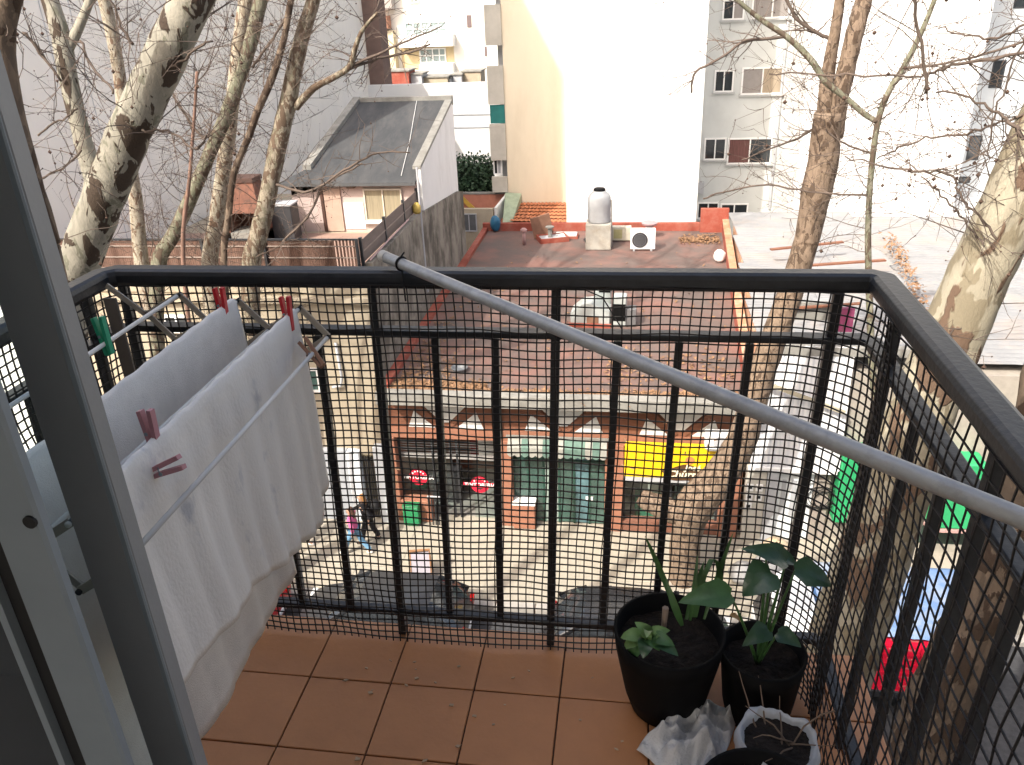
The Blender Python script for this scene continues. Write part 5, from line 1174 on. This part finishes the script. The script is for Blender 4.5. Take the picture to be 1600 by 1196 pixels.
def grow(mb, sb, p, d, L, r, depth, rg, droop=.0):
    n = max(3, int(L/.16)); seg = L/n; pts = [p]; q = p.copy(); dd = d.copy(); rs = [r]
    for i in range(n):
        dd = (dd+rdir(rg)*.24+Vector((0, 0, droop*(i/n)+.03))).normalized(); q = q+dd*seg; pts.append(q.copy()); rs.append(r*(1-.65*(i+1)/n))
    mb.tube(pts, rs, 4 if depth > 1 else 3, False)
    if depth > 0:
        k = int(L*(2.6 if depth == 2 else 3.2)*rg.uniform(.7, 1.3))+1
        for _ in range(k):
            i = rg.randint(1, n); dv = (pts[i]-pts[i-1]).normalized(); a = (dv*rg.uniform(.5, 1.0)+rdir(rg)*.95).normalized()
            grow(mb, sb, pts[i], a, L*rg.uniform(.28, .55), max(r*.55, .003), depth-1, rg, droop)
    if rg.random() < .15:
        e = q+Vector((rg.uniform(-.02, .02), rg.uniform(-.02, .02), -rg.uniform(.04, .10))); mb.tube([q, e], .0018, 3, False); sb.ball(e, rg.uniform(.011, .018))
    elif rg.random() < .5: sb.ball(q, .007)
def plane(label, stems, bm, twigs, seed, ground=True, hand=(), tm=None, near=False, zmin=6.5, group='plane trees lining the street', lump=.10, name='plane_tree', crown=0):
    """stems: lists of (px, py, depth y, width px) from the top down; the first one is the trunk and is led on to the ground"""
    rg = random.Random(seed); S = []
    for k, st in enumerate(stems):
        P = [PY(a, b, y) for a, b, y, w in st]; Rr = [w/2*PXSIZE(p) for p, (a, b, y, w) in zip(P, st)]
        if k == 0 and ground:
            d = (P[-1]-P[-2]).normalized(); z = P[-1].z; base = P[-1].copy(); 
            if z > .5:
                g = Vector((base.x+d.x*z*.22, base.y+d.y*z*.1, 0)); P += [base.lerp(g, .35)+Vector((d.x*z*.06, 0, 0)), base.lerp(g, .75)+Vector((d.x*z*.03, 0, 0)), g+Vector((0, 0, .35)), g+Vector((0, 0, -.1))]; Rr += [Rr[-1]*1.06, Rr[-1]*1.15, Rr[-1]*1.25, Rr[-1]*1.7]
            else: P += [Vector((base.x, base.y, -.1))]; Rr += [Rr[-1]*1.3]
        S.append(smooth(P, Rr))
    b = S[0][0][-1]; t = thing(name, label, 'tree', (b.x, b.y, max(0, b.z)), group=group)
    for k, (P, Rr) in enumerate(S): trunkmesh(MB(), P, Rr, 18 if max(Rr) > .1 else 8, lump, seed+k).build('trunk' if k == 0 else 'limb', bm, t, smooth=True)
    mb, sb = MB(), MB(); sc = .62 if near else 1.0
    for st in hand:
        P = [PY(a, b_, y) for a, b_, y, w in st]; Rr = [max(.003, w/2*PXSIZE(p)) for p, (a, b_, y, w) in zip(P, st)]; P, Rr = smooth(P, Rr, 5)
        P = [p+Vector((rg.uniform(-1, 1), rg.uniform(-1, 1), rg.uniform(-1, 1)))*.012 for p in P]
        MB().tube(P, Rr, 6, True).build('branch', tm or twigm, t, smooth=True)
        for _ in range(int(len(P)*.75)):
            i = rg.randint(1, len(P)-2); dv = (P[i]-P[i+1]).normalized()*rg.choice((1, -1)); grow(mb, sb, P[i], (dv+rdir(rg)*.9).normalized(), rg.uniform(.35, .9)*(.75 if near else 1), max(.003, Rr[i]*.5), 1, rg)
    n, l0, l1 = twigs; n = int(n*2.1)
    for _ in range(n):
        P, Rr = rg.choice(S) if rg.random() < .5 else S[0]
        c = [i for i in range(len(P)) if P[i].z > zmin]
        if not c: continue
        i = rg.choice(c); d = rdir(rg); d.z = abs(d.z)*.6+rg.uniform(-.15, .35); d.normalize()
        grow(mb, sb, P[i]+d*Rr[i]*.7, d, rg.uniform(l0, l1), rg.uniform(.006, .0115)*sc, 2, rg, rg.choice((-.12, 0, .08)))
    if crown:
        top = S[0][0][0]; dv = Vector((-.17, 0, 1)).normalized(); cm = MB(); r0 = S[0][1][0]; q = top.copy(); pts = [q.copy()]; rs = [r0]
        for i in range(12): q = q+(dv+rdir(rg)*.12).normalized()*(crown-top.z)/12; pts.append(q.copy()); rs.append(r0*(1-.75*(i+1)/12))
        cm.tube(pts, rs, 10)
        def lim(p, d, L, r, k):
            n = 6; P = [p]; Q = p.copy(); D = d.copy()
            for i in range(n): D = (D+rdir(rg)*.22+Vector((0, 0, .05))).normalized(); Q = Q+D*L/n; P.append(Q.copy())
            cm.tube(P, [r*(1-.7*i/n) for i in range(n+1)], 6)
            if k:
                for _ in range(5): i = rg.randint(1, n); lim(P[i], ((P[i]-P[i-1]).normalized()+rdir(rg)*.8).normalized(), L*rg.uniform(.4, .65), r*.5, k-1)
        for _ in range(9):
            i = rg.randint(1, 11); d = rdir(rg); d.z = abs(d.z)*.7+.35; lim(pts[i], d.normalized(), rg.uniform(3, 5.5), rs[i]*.6, 2)
        cm.build('upper_limbs', bm, t, smooth=True)
    if mb.v: mb.build('twigs', tm or twigm, t, kind='stuff')
    if sb.v: sb.build('seed_balls', seedm, t, kind='stuff')
    return t
# near tree on the left with flaking cream bark
ya = 4.2
plane('thick leaning plane tree with cream bark and dark flaking patches, left foreground', [
    [(560, -620, ya+.2, 50), (450, -380, ya+.2, 56), (372, -170, ya+.2, 58), (338, -90, ya+.1, 60), (300, 0, ya, 62), (258, 90, ya, 63), (215, 180, ya, 64), (180, 260, ya, 63), (150, 340, ya, 62), (122, 420, ya, 62), (100, 500, ya, 64)],
    [(60, -60, ya+.3, 22), (78, 0, ya+.3, 26), (96, 60, ya+.25, 30), (106, 120, ya+.2, 28), (122, 190, ya+.15, 27), (138, 250, ya+.1, 28), (152, 300, ya+.02, 30)],
    [(158, -40, ya+.4, 10), (141, 0, ya+.35, 13), (122, 45, ya+.3, 15), (106, 75, ya+.25, 18)]],
    pb_, (16, .5, 1.3), 41, near=True, zmin=11.2, group='near plane trees', hand=(
    [(36, 50, 4.3, 5), (62, 82, 4.3, 5), (96, 128, 4.3, 4)], [(125, 62, 4.4, 4), (150, 110, 4.3, 4), (178, 145, 4.2, 4)], [(205, 70, 4.1, 5), (186, 35, 4.1, 4), (172, -5, 4.1, 3)], [(222, 205, 4.1, 4), (262, 205, 4.1, 4), (305, 235, 4.0, 4), (322, 212, 4.0, 3)],
    [(250, 110, 4.1, 4), (290, 92, 4.1, 4), (330, 62, 4.1, 3)], [(58, 285, 4.1, 3), (100, 262, 4.1, 3), (128, 235, 4.15, 4)], [(60, 210, 4.1, 3), (92, 190, 4.1, 3), (120, 172, 4.2, 3)]))
plane('dark plane trunk mostly hidden behind the door frame at far left', [[(30, -120, 3.4, 46), (14, -20, 3.4, 44), (2, 60, 3.4, 40), (16, 160, 3.4, 34), (44, 270, 3.4, 34), (75, 380, 3.4, 36), (90, 460, 3.4, 38)]], pb3, (3, .4, .9), 43, near=True, zmin=12.2, group='near plane trees')
# far side trees on the left
yt = 14.4
plane('slim pale plane trunk right behind the thick leaning one', [[(150, -60, yt, 19), (163, 0, yt, 20), (178, 70, yt, 19), (188, 130, yt, 19), (200, 245, yt, 21), (212, 310, yt, 21), (222, 415, yt, 22)]], pbw, (26, .7, 1.9), 51, crown=33)
plane('olive barked plane trunk leaning right, third from the left', [[(428, -60, yt+.3, 20), (408, 0, yt+.3, 21), (388, 80, yt+.2, 21), (360, 165, yt+.1, 21), (330, 235, yt, 20), (300, 305, yt, 21), (270, 370, yt, 22), (246, 425, yt, 23)]], pb4, (30, .7, 1.9), 53, crown=34, hand=([(346, 190, yt, 6), (322, 215, yt, 5), (296, 190, yt, 4), (262, 130, yt, 3), (250, 92, yt, 3)], [(395, 105, yt, 5), (420, 70, yt-.2, 4), (445, 30, yt-.3, 3)]))
plane('pale speckled upright plane trunk in the middle of the left group', [[(392, -60, yt+.8, 21), (384, 0, yt+.8, 22), (374, 70, yt+.8, 22), (362, 170, yt+.8, 22), (350, 260, yt+.8, 23), (338, 350, yt+.8, 24), (328, 425, yt+.8, 25)]], pbw, (26, .7, 1.8), 57)
plane('thin dark crooked stem between the pale left trunks', [[(470, -50, yt-.3, 9), (455, 0, yt-.3, 10), (444, 60, yt-.3, 10), (424, 125, yt-.3, 12), (404, 170, yt-.3, 11), (388, 215, yt-.3, 11), (366, 270, yt-.3, 10), (357, 340, yt-.3, 10), (350, 420, yt-.3, 11)]], pb3, (26, .6, 1.6), 59)
plane('speckled plane trunk nearest the rooftop house with a dark side limb', [[(505, -50, yt, 20), (490, 0, yt, 21), (474, 50, yt, 23), (462, 100, yt, 24), (450, 160, yt, 27), (436, 220, yt, 27), (420, 300, yt, 27), (404, 370, yt, 28), (392, 430, yt, 29)], [(590, 20, yt-.6, 4), (568, 45, yt-.5, 6), (556, 72, yt-.4, 8), (546, 104, yt-.3, 10), (520, 122, yt-.2, 10), (490, 138, yt-.1, 11), (462, 168, yt, 13)]], pb2, (34, .7, 1.9), 61, hand=(
    [(546, 104, yt-.3, 6), (590, 85, yt-.3, 4), (640, 62, yt-.3, 3), (690, 42, yt-.3, 2)], [(546, 108, yt-.3, 5), (590, 92, yt-.2, 4), (640, 82, yt-.2, 4), (672, 70, yt-.2, 2)], [(500, 292, yt-1, 3), (545, 262, yt-1, 4), (590, 240, yt-1, 3), (640, 238, yt-1, 2)], [(425, 285, yt, 5), (475, 300, yt-.4, 4), (520, 280, yt-.6, 3), (566, 256, yt-.8, 3)], [(440, 380, yt-.4, 4), (480, 340, yt-.4, 4), (500, 300, yt-.4, 3)]), crown=31)
plane('thin reddish shoot with a burst of twigs at its top', [[(308, 112, yt-.6, 5), (303, 190, yt-.6, 5), (296, 280, yt-.6, 6), (286, 400, yt-.6, 7)]], mat('reddish_shoot', (.20, .12, .09), .85, var=.2), (14, .5, 1.1), 67, zmin=10.6)
# right side trees
yi = 15.3
plane('forked plane tree with brown speckled bark in front of the yellow sign', [
    [(1295, 175, yi, 44), (1288, 235, yi, 46), (1276, 300, yi, 45), (1262, 370, yi, 38), (1244, 430, yi, 38), (1225, 485, yi, 40), (1200, 555, yi, 40), (1178, 625, yi, 42), (1158, 690, yi, 46), (1125, 745, yi, 54), (1085, 790, yi, 60), (1072, 840, yi, 48), (1068, 905, yi, 46)],
    [(1318, -60, yi-.2, 13), (1312, 0, yi-.2, 15), (1305, 50, yi-.1, 17), (1296, 100, yi, 20), (1290, 145, yi, 22), (1288, 200, yi, 26)],
    [(1372, -60, yi+.1, 24), (1350, 0, yi+.1, 26), (1336, 50, yi, 27), (1322, 110, yi, 28), (1310, 160, yi, 28), (1302, 215, yi, 30)],
    [(1000, 776, yi+.25, 24), (1014, 784, yi+.2, 32), (1042, 796, yi+.1, 38), (1075, 805, yi, 44)]],
    bark('plane_bark_brown', (.25, .185, .135), (.17, .125, .09), (.10, .07, .05), .54, .52, 5.5), (30, .7, 1.9), 71, zmin=8.5, hand=([(1288, 190, yi, 6), (1250, 215, yi, 4), (1215, 228, yi-.3, 3), (1160, 250, yi-.6, 2)], [(1296, 62, yi, 6), (1262, 42, yi, 6), (1240, 25, yi, 5), (1225, -20, yi, 5)]))
yj = 13.9
plane('slender smooth grey sapling in front of the white wall at right', [[(1482, -60, yj, 6), (1462, -5, yj, 7), (1440, 50, yj, 8), (1412, 105, yj, 9), (1388, 145, yj, 9), (1372, 190, yj, 9), (1362, 260, yj, 9), (1357, 340, yj, 9), (1357, 420, yj, 10), (1362, 560, yj, 11), (1368, 680, yj, 11), (1345, 800, yj, 12), (1325, 880, yj, 13)], [(1085, -40, yj-.2, 5), (1140, -8, yj-.1, 6), (1185, 28, yj, 8), (1232, 60, yj, 9), (1268, 95, yj, 10), (1290, 128, yj, 10), (1320, 152, yj, 9), (1350, 178, yj, 9), (1370, 190, yj, 9)]], pb4, (20, .7, 1.8), 73, zmin=9, lump=.04, hand=(
    [(1228, 58, yj, 5), (1165, 65, yj-.1, 5), (1125, 92, yj-.2, 4), (1088, 112, yj-.3, 4), (1080, 145, yj-.3, 3)], [(1412, 108, yj, 5), (1470, 100, yj-.3, 4), (1540, 85, yj-.5, 4), (1610, 62, yj-.7, 4)], [(1365, 240, yj, 4), (1320, 225, yj, 3), (1290, 205, yj, 2)], [(1100, 310, yj-.2, 3), (1140, 298, yj, 3), (1200, 290, yj, 3), (1280, 302, yj, 3), (1356, 306, yj, 4)]))
yk = 4.0
plane('thick leaning plane tree with olive and cream bark against the right railing', [[(1850, -300, yk+.1, 74), (1740, -40, yk+.1, 80), (1655, 150, yk+.1, 84), (1605, 260, yk, 88), (1562, 360, yk, 90), (1520, 450, yk, 92), (1480, 545, yk, 94), (1440, 640, yk, 96), (1406, 740, yk, 104), (1374, 840, yk, 106), (1337, 950, yk, 108), (1297, 1070, yk, 110), (1255, 1190, yk, 112)]], bark('plane_bark_camo', (.42, .38, .29), (.25, .215, .15), (.15, .10, .07), .565, .50, 2.3), (4, .5, 1.0), 79, near=True, zmin=11.0, group='near plane trees', lump=.06, hand=(
    [(1560, 372, 3.7, 4), (1520, 330, 3.8, 4), (1500, 300, 3.9, 4), (1478, 272, 4.0, 4), (1432, 268, 4.1, 4), (1395, 262, 4.2, 3), (1320, 246, 4.4, 2)], [(1540, 385, 3.7, 3), (1505, 345, 3.9, 3), (1470, 305, 4.0, 3), (1440, 278, 4.1, 2)], [(1640, 165, 4, 5), (1563, 192, 4.1, 4), (1513, 208, 4.1, 4), (1446, 216, 4.2, 3), (1405, 233, 4.2, 3), (1373, 250, 4.3, 2)], [(1650, 70, 4, 6), (1590, 86, 4.2, 5), (1498, 100, 4.3, 5), (1458, 114, 4.4, 4), (1415, 120, 4.5, 3), (1300, 117, 4.7, 3), (1200, 114, 5.0, 2)],
    [(1600, 220, 3.8, 6), (1579, 190, 3.9, 6), (1556, 178, 4, 5), (1518, 155, 4.1, 4), (1463, 143, 4.2, 3)], [(1640, 15, 4.2, 5), (1600, 38, 4.2, 4), (1556, 60, 4.3, 4), (1511, 55, 4.4, 3), (1470, 42, 4.5, 2)], [(1424, -30, 4.2, 5), (1432, 40, 4.2, 5), (1445, 100, 4.2, 5), (1449, 146, 4.2, 5)], [(1545, 245, 4, 2), (1552, 190, 4, 3), (1575, 120, 4, 3), (1600, 60, 4, 3)], [(1502, 512, 3.62, 3), (1470, 528, 3.6, 3), (1440, 538, 3.6, 2)]))
plane('rough barked trunk, coloured dark for its shade, at the right edge below the railing', [[(1710, 330, 3.6, 80), (1672, 470, 3.5, 80), (1645, 590, 3.5, 84), (1620, 700, 3.45, 86), (1588, 820, 3.4, 90), (1552, 920, 3.4, 92), (1516, 1000, 3.4, 94), (1474, 1090, 3.4, 96), (1430, 1210, 3.4, 100)]], pb3, (3, .4, .8), 83, near=True, zmin=11.5, group='near plane trees', lump=.16)  # shade on this trunk is put into its dark bark colour

# the next tree along our own kerb, beyond the left edge of the view: its stems throw the bands of shade on the pavement
ot = thing('plane_tree', 'forked plane tree on the near kerb, out of view beyond the door', 'tree', (-7.6, 4.1, 0), group='near plane trees')
P, Rr = smooth([Vector((-7.6, 4.1, 0)), Vector((-7.7, 4.1, 3)), Vector((-8.3, 4.2, 7)), Vector((-8.7, 4.2, 11)), Vector((-8.9, 4.2, 17))], [.34, .27, .22, .19, .14]); trunkmesh(MB(), P, Rr, 14).build('trunk', pb2, ot, smooth=True)
P, Rr = smooth([Vector((-7.7, 4.1, 3)), Vector((-7.0, 4.1, 6)), Vector((-6.5, 4.2, 10)), Vector((-6.3, 4.2, 17))], [.24, .2, .17, .12]); trunkmesh(MB(), P, Rr, 14).build('limb', pb2, ot, smooth=True)
